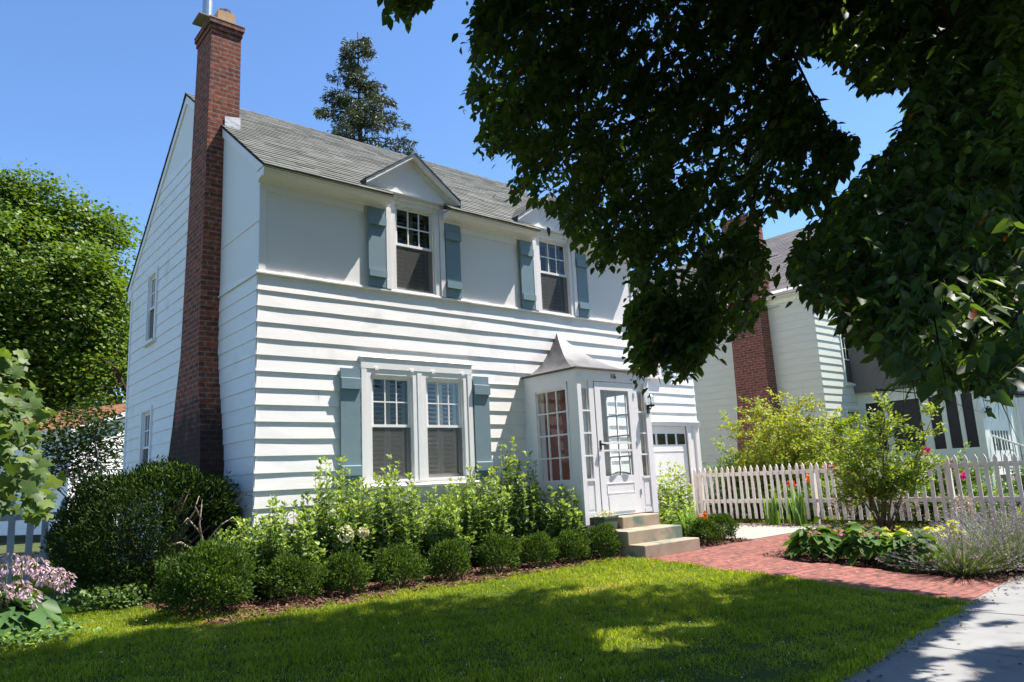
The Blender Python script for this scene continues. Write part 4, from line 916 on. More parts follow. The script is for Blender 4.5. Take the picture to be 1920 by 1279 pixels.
# silhouette of the crown as seen from the pavement; every twig gets its own distance, so the crown has real depth
MAIN = [(868, -60), (900, 5), (884, 60), (888, 120), (878, 185), (912, 215), (900, 250), (915, 285), (965, 275), (978, 320), (948, 345), (965, 368), (1005, 382), (1040, 402), (1062, 420), (1070, 465), (1110, 488), (1150, 492), (1172, 470), (1184, 500),
        (1186, 560), (1166, 588), (1184, 612), (1196, 640), (1200, 688), (1222, 690), (1240, 650), (1268, 690), (1300, 690), (1332, 655), (1345, 628), (1400, 615), (1424, 585), (1444, 545), (1432, 505), (1446, 470), (1422, 440), (1430, 405), (1475, 388), (1535, 380), (1562, 345), (1594, 310),
        (1612, 260), (1575, 240), (1530, 190), (1500, 140), (1496, 112), (1520, 95), (1560, 92), (1600, 70), (1660, 60), (1720, 0), (1720, -60)]
RIGHT = [(1560, 60), (1540, 110), (1580, 120), (1610, 160), (1640, 180), (1690, 160), (1716, 150), (1700, 190), (1690, 235), (1668, 270), (1630, 300), (1600, 335), (1548, 385), (1500, 432), (1478, 475), (1490, 520), (1520, 560), (1545, 575), (1565, 560), (1572, 600), (1600, 640), (1650, 645), (1670, 690), (1700, 705), (1740, 740), (1770, 742), (1800, 715), (1832, 725),
         (1862, 740), (1900, 725), (1960, 640), (1990, 300), (1960, -60), (1600, -60)]
TOPB = [(735, -60), (740, 5), (755, 14), (778, 14), (795, -5), (800, -60)]
FRONTL = [(-9, -1.3), (-2.6, -1.6), (-1.3, -1.95), (.43, -2.3), (2.2, -2.7), (3.2, -3.2), (4.0, -3.55), (4.6, -4.2)]
def shade_ok(P):
    z = P[:, 2] + .1; sx = P[:, 0] - .5 * z; sy = P[:, 1] + .2083 * z
    edge = np.interp(sx, [a for a, _ in FRONTL], [b for _, b in FRONTL]) + .10 * np.sin(sx * 3.1) + .05 * np.sin(sx * 7.3)
    ok = (sx < 4.55) & (sy < edge)
    walk = sy < -6.58 + .0855 * sx
    spots = walk & (np.sin(sx * 3.3 + 1.1 * np.sin(sy * 4)) * np.sin(sy * 5.1 + sx) + .45 * np.sin(sx * 1.1 - 2.4) < np.interp(sx, [1.5, 2.8, 4], [.25, -.3, -.65])) & (sx < 6)
    wob = .55 * np.sin(sx * 6.1 + 2 * np.sin(sy * 5)) + .5 * np.sin(sy * 9.3 + sx * 4.7)
    lit = (((sx - 1.2) / .8) ** 2 + ((sy + 4.8) / .4) ** 2 < .5 + wob) | (((sx - 2.5) / .6) ** 2 + ((sy + 3.25) / .14) ** 2 < .8 + wob)
    return (ok & ~lit & ~walk) | (walk & spots)
def zone(poly, n, d0, d1, dfun=None):
    poly_a = np.array(poly, float); x = rng.uniform(poly_a[:, 0].min(), poly_a[:, 0].max(), n); y = rng.uniform(poly_a[:, 1].min(), poly_a[:, 1].max(), n)
    m = inside(poly, x, y); x, y = x[m], y[m]; d = rng.uniform(d0, d1, len(x)) if dfun is None else dfun(x, y)
    P = CAM + np.stack([(x - 960) / FPX * d, -(y - 639.5) / FPX * d, -d], 1) @ RC.T
    return P, x, y
Pm, xm, ym = zone(MAIN, 7200, 5.4, 8.0, lambda x, y: np.interp(x, [880, 1300, 1700], [5.6, 6.0, 4.8]) + rng.random(len(x)) * 2.2)
dens = .5 + .5 * np.sin(xm * .021 + 1.5 * np.sin(ym * .017)) * np.sin(ym * .025 + xm * .008); keep = rng.random(len(xm)) < np.clip(.30 + .75 * dens, .22, 1)
gap = np.zeros(len(xm), bool)
for gx, gy, ga, gb in ((1010, 225, 22, 26), (1065, 150, 15, 10), (1110, 245, 18, 12), (1130, 160, 13, 10), (1275, 300, 26, 13), (1330, 80, 12, 12), (1365, 210, 14, 12), (1372, 300, 12, 20), (1440, 95, 18, 10), (1215, 205, 18, 9), (1480, 145, 10, 16), (1190, 120, 12, 8), (1225, 420, 10, 8), (1335, 395, 10, 8), (1325, 460, 7, 9), (1265, 560, 12, 11), (1120, 330, 8, 7)):
    gap |= ((xm - gx) / ga) ** 2 + ((ym - gy) / gb) ** 2 < 1
Pm = Pm[keep & ~gap & shade_ok(Pm)]
Pr, xr, yr = zone(RIGHT, 3600, 3, 6, lambda x, y: np.interp(y, [0, 350, 740], [5.9, 5.3, 3.5]) - np.interp(x, [1500, 1900], [-.7, .3]) + (rng.random(len(x)) - .62) * 2.4)
Pr = Pr[shade_ok(Pr) | (rng.random(len(Pr)) < .12)]
LOBE = [(1186, 560), (1330, 560), (1345, 620), (1332, 650), (1302, 692), (1274, 692), (1262, 640), (1246, 622), (1236, 660), (1224, 694), (1198, 694), (1192, 640)]
Pl, _, _ = zone(LOBE, 520, 6.0, 7.2); Pl = Pl[shade_ok(Pl)]
Pt, _, _ = zone(TOPB, 60, 5.5, 6.5)
# rest of the crown, out of view; enlarged and trimmed to shade the lawn
FARR = [(1735, -60), (1725, 130), (1705, 210), (1760, 300), (1860, 400), (1990, 430), (1990, -60)]
Pf, _, _ = zone(FARR, 2600, 5.5, 10.5); Pf = Pf[shade_ok(Pf)]
n = 44000; d = rdir(n) * (rng.random(n) ** .4)[:, None]; Po = np.array([2.0, -7.4, 6.9]) + d * [7.2, 6.2, 3.4]
u, v, dd = pix(Po); hid = (dd < .3) | (u < -90) | (u > 2010) | (v < -75) | (v > 1350)
Po = Po[hid & shade_ok(Po) & (Po[:, 2] > 2.2) & (np.linalg.norm(Po - CAM, axis=1) > 2.2)]
TW = np.concatenate([Pm, Pr, Pt, Pf, Pl, Po]); nT = len(TW)
openings = [at(1265, 640, 6.6), at(1225, 600, 6.6), at(1310, 610, 6.6), at(1600, 110, 4.9), at(1660, 130, 4.9), at(1540, 110, 5.2), at(1520, 540, 4.5), at(1600, 610, 4.2), at(1400, 560, 6.4), at(1100, 470, 6.5), at(1700, 300, 4.8), at(930, 200, 6.2), at(1850, 640, 3.5)]  # channels cut in the crown so sun reaches chosen leaf clumps
tz_ = TW[:, 2]; tsx = TW[:, 0] - .5 * tz_; tsy = TW[:, 1] + .2083 * tz_; drop = np.zeros(nT, bool)
for q in openings: drop |= (np.hypot(tsx - (q[0] - .5 * q[2]), (tsy - (q[1] + .2083 * q[2])) * 1.4) < .30) & (tz_ > q[2] + .32)
TW = TW[~(drop & (rng.random(nT) < .88))]; nT = len(TW)
hub = np.array([2.2, -7.6, 4.2]); od = nrm((TW - hub) * [1, 1, .35]); TD = nrm(od * .8 + rng.normal(size=(nT, 3)) * .5 + [0, 0, -.35])
TL = rng.uniform(.2, .38, nT); k = 13
tt = (np.arange(k) + .6)[None, :] / k * np.ones((nT, 1)); TW = TW - TD * (TL * .55)[:, None]; P = TW[:, None, :] + TD[:, None, :] * (TL[:, None] * tt)[..., None]; P[..., 2] -= (.25 * TL[:, None] * tt ** 2)
alt = np.where(np.arange(k) % 2 == 0, 1, -1)[None, :, None]; sd_ = nrm(np.cross(TD, [0, 0, 1.]))[:, None, :] * alt
D = TD[:, None, :] * .55 + sd_ * .9 + rng.normal(size=(nT, k, 3)) * .3 + [0, 0, -.45]; Nn = nrm(rng.normal(size=(nT, k, 3)) * .5 + [0, 0, 1.])
P = P.reshape(-1, 3); D = D.reshape(-1, 3); Nn = Nn.reshape(-1, 3)
GAP = [(1496, 118), (1560, 140), (1620, 168), (1700, 165), (1692, 232), (1645, 285), (1604, 335), (1545, 390), (1485, 440), (1440, 475), (1428, 425), (1478, 393), (1540, 384), (1572, 345), (1602, 310), (1618, 262), (1575, 236), (1535, 190)]
gu_, gv2, gd_ = pix(P); gu_, gv2 = np.nan_to_num(gu_), np.nan_to_num(gv2); front = gd_ > .1; infr = front & (gu_ > -60) & (gu_ < 1980) & (gv2 > -60) & (gv2 < 1340)
sil = inside(MAIN, gu_, gv2) | inside(RIGHT, gu_, gv2) | inside(LOBE, gu_, gv2) | inside(TOPB, gu_, gv2 - 12) | inside(FARR, gu_, gv2) | inside([(700, -80), (700, 12), (880, 12), (880, -80)], gu_, gv2 - 25)
okl = ~(inside(GAP, gu_, gv2) & front & (rng.random(len(P)) < .96)) & ~(infr & ~sil & (rng.random(len(P)) < np.where(((gu_ > 1480) & (gv2 > 480)) | ((gu_ > 930) & (gu_ < 1110) & (gv2 > 330)), .965, .78))); P, D, Nn = P[okl], D[okl], Nn[okl]
LL = rng.uniform(.05, .105, len(P)) * rng.choice([.7, 1, 1.2], len(P)) * np.clip(.45 + .105 * np.linalg.norm(P - CAM, axis=1), .74, 1.05); va = np.clip(np.repeat(rng.normal(.42, .14, nT), k)[okl] + rng.normal(0, .15, len(P)), 0, .93)
va = np.where(rng.random(len(P)) < .004, 1, va)
leaves('crown', P, D, Nn, LL, LL * rng.uniform(.45, .6, len(P)), L_TREE, ft, va, droop=.12, fold=.25)
u_, v_, d_ = pix(TW + TD * (TL * .5)[:, None]); u_, v_ = np.nan_to_num(u_), np.nan_to_num(v_); ge = np.zeros(nT, bool)
for tq in (0, .25, .75, 1.0):
    ue, ve, de = pix(TW + TD * (TL * tq)[:, None] - np.array([0, 0, 1]) * (.25 * TL * tq ** 2)[:, None]); ge |= (de > .1) & inside(GAP, np.nan_to_num(ue), np.nan_to_num(ve))
kt = ~ge & ~((d_ > .1) & (inside(GAP, u_, v_) | ((u_ > -60) & (u_ < 1980) & (v_ > -60) & ~(inside(MAIN, u_, v_) | inside(RIGHT, u_, v_) | inside(LOBE, u_, v_) | inside(FARR, u_, v_))))); TW, TD, TL = TW[kt], TD[kt], TL[kt]; nT = len(TW)
twE = TW + TD * TL[:, None] - np.array([0, 0, 1]) * (.25 * TL)[:, None]; twM = TW + TD * TL[:, None] * .5 - np.array([0, 0, 1]) * (.06 * TL)[:, None]
sv = nrm(np.cross(TD, [0, 0, 1.])) * .0022; uv3 = np.array([0, 0, .0022])
V = np.stack([TW - sv, TW + sv, TW + uv3 * 1.7, twM - sv, twM + sv, twM + uv3 * 1.7, twE, twE, twE], 1).reshape(-1, 3); i = np.arange(nT)[:, None] * 9
F = np.concatenate([i + np.array(q) for q in ((0, 1, 4, 3), (1, 2, 5, 4), (2, 0, 3, 5), (3, 4, 7, 6), (4, 5, 8, 7), (5, 3, 6, 8))])
np_mesh('twig', V, F, BARK, ft)
TB = np.array([2.55, -8.65, -.2])
fork = at(2035, 300, 4.9)
L1 = [TB, TB + [.0, .05, 1.0], (TB + [0, .05, 1.0] + fork) / 2 + [.05, 0, .05], fork]
limbA = [fork, at(1880, 130, 5.0), at(1800, 20, 5.2), at(1740, -90, 5.5), at(1640, -170, 5.9)]
limbB = [at(1700, -60, 5.6), at(1560, -20, 6.0), at(1480, 35, 6.3), at(1430, 90, 6.5), at(1380, 125, 6.6), at(1310, 165, 6.8), at(1215, 215, 7.0), at(1110, 260, 7.0)]
limbC = [at(1490, 20, 6.3), at(1470, 130, 6.3), at(1445, 230, 6.3), at(1420, 330, 6.4), at(1405, 440, 6.5), at(1390, 520, 6.5)]
limbD = [at(1482, 90, 6.3), at(1520, 170, 6.2), at(1550, 220, 6.1), at(1572, 255, 6.1)]
limbE = [at(1880, 130, 5.0), at(1800, 260, 4.7), at(1700, 380, 4.6), at(1620, 450, 4.6)]
limbF = [fork, at(1930, 420, 4.2), at(1880, 560, 3.8), at(1820, 660, 3.6)]
limbG = [at(1360, 140, 6.6), at(1355, 210, 6.6), at(1352, 290, 6.7), at(1370, 330, 6.7)]
limbH = [fork, fork + [.6, 1.0, 1.6], fork + [.4, 2.4, 2.8], fork + [-.8, 4., 3.4]]; limbI = [fork, fork + [-.8, -.3, 1.7], fork + [-2.2, .2, 2.7], fork + [-3.4, .9, 3.2]]
segs = [(L1, [.30, .25, .22, .2]), (limbA, [.15, .13, .12, .11, .08]), (limbB, [.1, .085, .07, .055, .05, .035, .022, .012]), (limbC, [.045, .04, .03, .024, .016, .008]), (limbD, [.012, .011, .009, .006]), (limbE, [.06, .045, .03, .015]), (limbF, [.05, .04, .025, .012]), (limbG, [.025, .02, .015, .008]), (limbH, [.14, .1, .07, .03]), (limbI, [.14, .1, .07, .03])]
nodes = np.array([p for s in segs for p in s[0]][2:])
for i in rng.choice(nT, 260, replace=False):
    q = TW[i]; j = np.argmin(np.linalg.norm(nodes - q, axis=1)); p0 = nodes[j]
    if np.linalg.norm(p0 - q) < 2.4: m_ = (p0 + q) / 2 + rng.normal(size=3) * .1 + [0, 0, .08]
    else: continue
    bu_, bv_, bd_ = pix(np.array([p0 + (q - p0) * t for t in (.2, .4, .6, .8)])); 
    if not inside(GAP, np.nan_to_num(bu_), np.nan_to_num(bv_)).any(): segs.append(([p0, m_, q], [.013, .009, .004]))
tubes_obj('trunk', segs, BARK, ft, n=8)

# ================================================================== SHRUBS
# ---- clipped boxwoods
def boxwood_mesh(name, r, h, n, parent, L=.028):
    d = rdir(n); d[:, 2] = np.where(d[:, 2] < -.75, -d[:, 2], d[:, 2])
    o1, o2, o3 = rng.uniform(0, 6, 3); lump = 1 + .12 * np.sin(d[:, 0] * 4 + o1) * np.sin(d[:, 1] * 4 + o2) + .09 * np.sin(d[:, 2] * 6 + d[:, 0] * 4 + o3) + .05 * np.sin(d[:, 0] * 13 + o2) * np.sin(d[:, 1] * 11 + d[:, 2] * 9 + o1)
    r = r * rng.uniform(.84, .98)
    rr = (1 - .42 * rng.random(n) ** 1.7) * lump * np.where(rng.random(n) < .07, rng.uniform(1.05, 1.25, n), 1)
    base = root_loc(parent); P = base + np.array([0, 0, h * .5]) + d * rr[:, None] * [r, r, h * .5]; P[:, 2] = np.maximum(P[:, 2], base[2] + .02)
    D = nrm(d * .7 + rng.normal(size=(n, 3)) * .5 + [0, 0, .6]); Nn = nrm(rng.normal(size=(n, 3)) * .6 + d * .6 + [0, 0, .5])
    leaves(name, P, D, Nn, rng.uniform(.8, 1.6, n) * L, rng.uniform(.36, .52, n) * L, L_BOX, parent, np.clip(rng.normal(.5, .25, n) + .12 * np.sin(d[:, 0] * 5 + o3), 0, 1), fold=.2)
    w = MB()
    for _ in range(10):
        a = random.uniform(0, 6.28); q = base + np.array([math.cos(a) * r * .5, math.sin(a) * r * .5, h * .5]); w.tube([base + [0, 0, -.02], (base + q) / 2 + [0, 0, -.03], q], [.012, .009, .004], 4)
    w.build('stem', STEM, parent)
ROW = [(-.95, -1.33, .47, .64, 'big loose round boxwood at the far left end of the row, against the yew'), (-.08, -1.3, .36, .45, 'low dark boxwood just right of the biggest boxwood'), (.47, -1.42, .29, .44, 'third boxwood of the row, left of the window below the left shutter'),
       (1.08, -1.47, .31, .46, 'fourth boxwood of the row, under the left pane of the double window'), (1.78, -1.47, .29, .45, 'fifth boxwood of the row, under the right pane of the double window'), (2.48, -1.5, .28, .45, 'sixth boxwood of the row, just past the double window'),
       (3.12, -1.52, .27, .42, 'seventh boxwood of the row, third from the steps'), (3.64, -1.6, .26, .40, 'eighth boxwood, next to the last one before the steps'), (4.17, -1.68, .26, .44, 'last boxwood of the row, touching the concrete steps'),
       (6.22, -1.88, .25, .38, 'small round boxwood right of the steps, nearer to them'), (6.84, -1.75, .28, .42, 'boxwood right of the steps, beside the pale drive slab')]
for x, y, r, h, lab in ROW:
    t = thing('boxwood_shrub', (x, y, float(zg(x, y))), lab, 'shrub', 'boxwoods edging the bed'); boxwood_mesh('foliage', r, h, 11000 if r > .4 else 4600, t, .034 if r > .4 else .028)

# ---- dark yew hedge with bare branches
yw = thing('yew_shrub', (-.95, .7, 0), 'big dark clipped yew with bare pale branches left of the house corner', 'shrub')
n = 46000; d = rdir(n); q = np.abs(d) ** 2.6; sup = 1 / (q.sum(1) ** (1 / 2.6)); d2 = d * sup[:, None]
lump = 1 + .08 * np.sin(d2[:, 0] * 7 + 1) * np.sin(d2[:, 2] * 6 + 2) + .06 * np.sin(d2[:, 1] * 9 + d2[:, 0] * 4) + .05 * np.sin(d2[:, 0] * 19 + d2[:, 1] * 15) * np.sin(d2[:, 2] * 17) + np.where(rng.random(n) < .06, rng.uniform(.02, .1, n), 0)
P = np.array([-.93, .72, .72]) + d2 * ((1 - .34 * rng.random(n) ** 1.5) * lump)[:, None] * [.98, .82, .74]
holeu = np.exp(-(((P[:, 0] + .62) / .34) ** 2 + ((P[:, 2] - .72) / .42) ** 2)); keep = ~((P[:, 1] < .42) & (rng.random(n) < holeu * 1.15)); P = P[keep]; d2 = d2[keep]; n = len(P)
P[:, 2] = np.maximum(P[:, 2], .03)
leaves('foliage', P, nrm(d2 * .6 + rng.normal(size=(n, 3)) * .6 + [0, 0, .5]), rdir(n), rng.uniform(.035, .07, n), rng.uniform(.011, .018, n), L_YEW, yw, np.clip(rng.normal(.36, .17, n) + .38 * np.clip((P[:, 2] - 1.15) * 3, 0, 1), 0, 1), fold=.1)  # needles coloured lighter at the top, standing in for sunlight
segs = []
for i in range(16): a = random.uniform(0, 6.28); e = np.array([-.95 + math.cos(a) * .75, .72 + math.sin(a) * .6, random.uniform(.7, 1.25)]); segs.append(([np.array([-.95, .72, 0]), (e + [-.95, .72, .2]) / 2, e], [.035, .02, .007]))
tubes_obj('stem', segs, STEM, yw, n=5)
segs = []
for pts in ([(-.55, .5, .1), (-.52, .42, .5), (-.6, .38, .8), (-.58, .36, 1.08)], [(-.54, .42, .55), (-.36, .36, .78), (-.22, .36, .86)], [(-.56, .42, .45), (-.8, .36, .62), (-.92, .35, .6)], [(-.58, .4, .7), (-.74, .36, .88), (-.8, .36, .8)], [(-.55, .46, .35), (-.78, .36, .4), (-1.0, .33, .3)], [(-.2, .4, 1.0), (-.12, .36, 1.12), (0, .34, 1.08)], [(-.57, .4, .85), (-.66, .36, 1.0), (-.62, .35, 1.12)]):
    pts = [(p[0], p[1] - .3, p[2]) for p in pts]; segs.append((pts, [.014] + [.01] * (len(pts) - 2) + [.005]))
tubes_obj('bare_branch', segs, DRYB, yw, n=5)

# ---- hydrangeas under the window
def stem_shrub(name, x, y, h, spread, ns, label, cat, m, stemm, leafL=.098, wk=.5, group=None, pairs=11, tipbright=.45, basev=.32, lean=(0, 0), stem_r=.005, z0=.12, leafdroop=.2, sub=2):
    gz = float(zg(x, y)); t = thing(name, (x, y, gz), label, cat, group); segs = []; PP, DD, VV, SS = [], [], [], []
    for i in range(ns):
        a = random.uniform(0, 6.28); rr = spread * math.sqrt(random.random()); hh = h * random.choice([1, 1, .8]) * random.uniform(.5, 1.12) * (1 - .35 * (rr / spread) ** 2)
        b = np.array([x + math.cos(a) * rr * .35, y + math.sin(a) * rr * .35, gz]); e = np.array([x + math.cos(a) * rr + lean[0] * hh, y + math.sin(a) * rr + lean[1] * hh, gz + hh])
        mid = b * .45 + e * .55 + np.array([math.cos(a), math.sin(a), 0]) * .06
        mid[2] = gz + hh * .5; segs.append(([b, mid, e], [stem_r, stem_r * .8, stem_r * .4]))
        ang = random.uniform(0, 3.14)
        for k in range(pairs):
            tq = z0 + (1 - z0) * (k + .5) / pairs; p = b + (mid - b) * tq * 2 if tq < .5 else mid + (e - mid) * (tq - .5) * 2
            ang += 1.57 + random.gauss(0, .3); s = leafL * (1.15 - .55 * tq) * random.uniform(.7, 1.25)
            for sg in range(sub):
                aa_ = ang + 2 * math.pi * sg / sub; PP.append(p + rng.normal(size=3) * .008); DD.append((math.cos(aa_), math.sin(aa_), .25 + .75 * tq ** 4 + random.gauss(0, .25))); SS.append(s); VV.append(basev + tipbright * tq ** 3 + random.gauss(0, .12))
        for _ in range(5): PP.append(e + rng.normal(size=3) * .01); a2 = random.uniform(0, 6.28); DD.append((math.cos(a2) * .7, math.sin(a2) * .7, .8)); SS.append(leafL * .6); VV.append(basev + tipbright + random.gauss(.05, .1))
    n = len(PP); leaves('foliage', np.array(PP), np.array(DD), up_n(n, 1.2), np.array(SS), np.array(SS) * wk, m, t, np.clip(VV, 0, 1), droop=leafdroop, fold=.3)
    tubes_obj('stem', segs, stemm, t, n=4); return t
np.random.seed(3)
HG = 'hydrangeas under the double window'
hy = []
for x, y, h, s, ns, lab in [(-.32, -.72, .82, .4, 44, 'low hydrangea shrub left of the house corner behind the biggest boxwood'), (.1, -.72, 1.02, .5, 62, 'hydrangea shrub at the house corner, next to the yew'), (.72, -.66, 1.42, .48, 62, 'tall hydrangea below the left shutter of the double window'), (1.42, -.62, 1.40, .48, 64, 'hydrangea in front of the left sash of the double window'),
                           (2.15, -.68, 1.08, .5, 62, 'lowest hydrangea, below the sill of the double window'), (2.85, -.62, 1.32, .48, 64, 'hydrangea in front of the right sash of the double window'), (3.55, -.62, 1.6, .42, 70, 'tallest hydrangea, between the right shutter and the porch'), (4.02, -.98, 1.0, .36, 46, 'hydrangea at the porch side wall behind the last boxwoods')]:
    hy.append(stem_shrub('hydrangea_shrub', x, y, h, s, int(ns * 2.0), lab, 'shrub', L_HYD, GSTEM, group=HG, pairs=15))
for k, (x, y, z, r) in enumerate([(.62, -1.12, .62, .075), (.84, -1.12, .62, .045)]):
    n = 130; d = rdir(n); P = np.array([x, y, z]) + d * r; leaves('flower_head', P, d + rng.normal(size=(n, 3)) * .5, d, .03, .028, F_WHT, hy[2], rng.random(n))
stem_shrub('hydrangea_shrub', 7.3, -.45, 1.25, .42, 80, 'bright hydrangea shrub between the porch and the garage door', 'shrub', L_HYD, GSTEM, pairs=13, basev=.5, leafL=.1)
stem_shrub('hydrangea_shrub', 6.75, -.9, .62, .4, 60, 'low leafy shrub at the right side of the porch steps', 'shrub', L_HYD, GSTEM, pairs=9, basev=.4, leafL=.09)
# ---- strap-leaved daylily with an orange flower
def straps(name, x, y, h, n, label, cat, m, wd_=.022, spread=.3, part='foliage'):
    gz = float(zg(x, y)); t = thing(name, (x, y, gz), label, cat); V, F = [], []
    for i in range(n):
        a = random.uniform(0, 6.28); hh = h * random.uniform(.6, 1.1); o = spread * random.random(); s = np.array([-math.sin(a), math.cos(a), 0]) * wd_ * .5; b = np.array([x + random.gauss(0, .07), y + random.gauss(0, .07), gz]); k = len(V)
        for tq, wk_ in ((0, .8), (.35, 1), (.7, .8), (1, .05)):
            p = b + np.array([math.cos(a), math.sin(a), 0]) * o * tq ** 2 * 1.2 + np.array([0, 0, hh * (tq - .32 * tq ** 3 * (o / spread))]); V += [p - s * wk_, p + s * wk_]
        F += [(k + 2 * j, k + 2 * j + 1, k + 2 * j + 3, k + 2 * j + 2) for j in range(3)]
    np_mesh(part, V, F, m, t, np.repeat(rng.random(n), 8)); return t
dl = straps('daylily_plant', 6.65, -1.3, .62, 90, 'upright strap leaved daylily with an orange flower behind the small boxwoods', 'plant', L_IRIS, spread=.4)
def bloom(parent, x, y, z, r, n, m, name='flower', flat=1.):
    d = rdir(n) * [1, 1, flat]; P = np.array([x, y, z]) + d * r * .25; leaves(name, P, d, rdir(n), r, r * .8, m, parent, rng.random(n))
bloom(dl, 6.5, -1.68, .42, .075, 14, F_ORA)
straps('iris_plant', 9.85, -.9, .75, 30, 'iris blades in front of the pickets near the drive slab', 'plant', L_IRIS, wd_=.035, spread=.15)
straps('iris_plant', 9.8, -1.45, .8, 34, 'taller iris blades in front of the pickets left of the small tree', 'plant', L_IRIS, wd_=.035, spread=.15)
# ---- broad hostas
def hosta(x, y, r, h, n, label, m, Lf, cat='plant', name='hosta_plant', fl=None):
    gz = float(zg(x, y)); t = thing(name, (x, y, gz), label, cat); a = rng.uniform(0, 6.28, n); q = np.sqrt(rng.random(n)); el = 1 - q
    P = np.stack([x + np.cos(a) * q * r * .62, y + np.sin(a) * q * r * .62, gz + h * (.35 + .65 * (1 - q ** 1.6)) * rng.uniform(.7, 1.05, n)], 1)
    D = np.stack([np.cos(a), np.sin(a), .3 - .8 * q + rng.normal(size=n) * .15], 1); Nn = nrm(np.stack([np.cos(a) * .5, np.sin(a) * .5, np.ones(n)], 1) + rng.normal(size=(n, 3)) * .25)
    leaves('foliage', P, D, Nn, Lf * rng.uniform(.7, 1.2, n), Lf * rng.uniform(.62, .85, n), m, t, np.clip(rng.normal(.45, .25, n), 0, 1), droop=.25, fold=.3)
    tubes_obj('stem', [([np.array([x, y, gz]), (np.array([x, y, gz]) + p) / 2 + [0, 0, .04], p], [.006, .005, .003]) for p in P[:: max(1, n // 50)]], GSTEM, t, n=4)
    return t
hb = hosta(-2.55, -.85, .66, .38, 150, 'large blue green hosta with lilac flower spikes at the far left', L_HOSTA, .24)
SP = []
for (x, y, z) in [(-2.62, -.95, .72), (-2.5, -.85, .86), (-2.38, -.8, .82), (-2.28, -.85, .80), (-2.12, -.78, .68), (-2.06, -.84, .64), (-2.42, -1.0, .62), (-2.35, -1.05, .54), (-2.22, -.9, .72), (-2.72, -1.1, .66), (-2.55, -1.05, .6)]:
    z = .34 + (z - .54) * .95; n = 90; d = rdir(n); P = np.array([x, y, z]) + d * [.07, .07, .08]; D = d * [1, 1, .3] + [0, 0, -.7]
    leaves('flower_spike', P, D, rdir(n), rng.uniform(.03, .055, n), .014, F_PURP, hb, rng.random(n)); SP.append(([np.array([-2.45, -.8, .1]), np.array([x, y, z * .6]), np.array([x, y, z])], [.006, .005, .003]))
tubes_obj('flower_stalk', SP, GSTEM, hb, n=4)
hosta(6.02, -3.75, .48, .44, 120, 'yellow edged dark hosta at the left end of the border by the brick path', L_HOSTAG, .17)
hosta(6.1, -4.4, .46, .46, 120, 'dark green hosta in the middle of the border by the brick path', L_HOSTAG, .17)
hosta(6.05, -4.95, .46, .44, 120, 'dark green hosta next to the lavender by the brick path', L_HOSTAG, .17)
hosta(7.6, -4.75, .46, .42, 110, 'bright golden hosta between the dark hostas and the pickets', L_GOLD, .14)
hosta(7.5, -4.15, .3, .34, 60, 'small golden hosta below the multi stemmed small tree', L_GOLD, .12)
n = 700; a = rng.uniform(0, 6.28, n); P = np.stack([-2.55 + rng.normal(size=n) * .28, -1.35 + rng.normal(size=n) * .2, np.zeros(n)], 1); P[:, 2] = zg(P[:, 0], P[:, 1]) + rng.uniform(.03, .11, n)
tag(leaves('ground_cover', P, np.stack([np.cos(a), np.sin(a), np.full(n, .1)], 1), up_n(n, 1.5), .05, .045, L_ROSE, None, rng.random(n)), 'low leafy weeds at the foot of the left hosta', 'ground cover', kind='stuff')
n = 900; P = np.stack([rng.normal(-1.5, .18, n), rng.normal(.0, .16, n), np.zeros(n)], 1); P[:, 2] = rng.uniform(.04, .24, n); tl_ = thing('weed_clump', (-1.5, 0, 0), 'low leafy clump in the grass at the foot of the yew', 'plant')
leaves('foliage', P, rdir(n) + [0, 0, .3], up_n(n), .05, .026, L_HYD, tl_, np.clip(rng.normal(.3, .15, n), 0, 1))
# ---- lavender clumps
def lavender(x, y, r, h, n, label):
    gz = float(zg(x, y)); t = thing('lavender_plant', (x, y, gz), label, 'plant', 'lavender clumps by the sidewalk'); V, F, var = [], [], []; FP, FD = [], []
    for i in range(n):
        a = random.uniform(0, 6.28); q = math.sqrt(random.random()); L = h * random.uniform(.7, 1.25); d = np.array([math.cos(a) * q, math.sin(a) * q, 1.05 - .75 * q]); d /= np.linalg.norm(d)
        b = np.array([x + math.cos(a) * q * r * .35, y + math.sin(a) * q * r * .35, gz]); s = np.cross(d, [0, 0, 1.]) * .0035 + np.array([0, 0, .0005]); k = len(V); e = b + d * L * (1 + .35 * q) - np.array([0, 0, .12 * q * L])
        m_ = b + d * L * .55; V += [b - s, b + s, m_ + s, m_ - s, e + s * .5, e - s * .5]; F += [(k, k + 1, k + 2, k + 3), (k + 3, k + 2, k + 4, k + 5)]; var += [random.random()] * 6
        if random.random() < .55: FP.append(e); FD.append(d)
    np_mesh('stem', V, F, L_LAV, t, var)
    nl = n * 5; i = rng.integers(0, n, nl); Vb = np.array(V).reshape(n, 6, 3); tq = rng.random(nl)[:, None]; P = Vb[i, 0] * (1 - tq) + Vb[i, 3] * tq
    leaves('foliage', P, nrm(Vb[i, 4] - Vb[i, 0]) + rng.normal(size=(nl, 3)) * .45, rdir(nl), rng.uniform(.03, .06, nl), .006, L_LAV, t, rng.random(nl))
    FP = np.repeat(np.array(FP), 6, 0); FD = np.repeat(np.array(FD), 6, 0); FP = FP - FD * rng.uniform(0, .07, len(FP))[:, None]
    leaves('flower_spike', FP, FD + rng.normal(size=FP.shape) * .6, rdir(len(FP)), .02, .012, L_LAVF, t, rng.random(len(FP))); return t
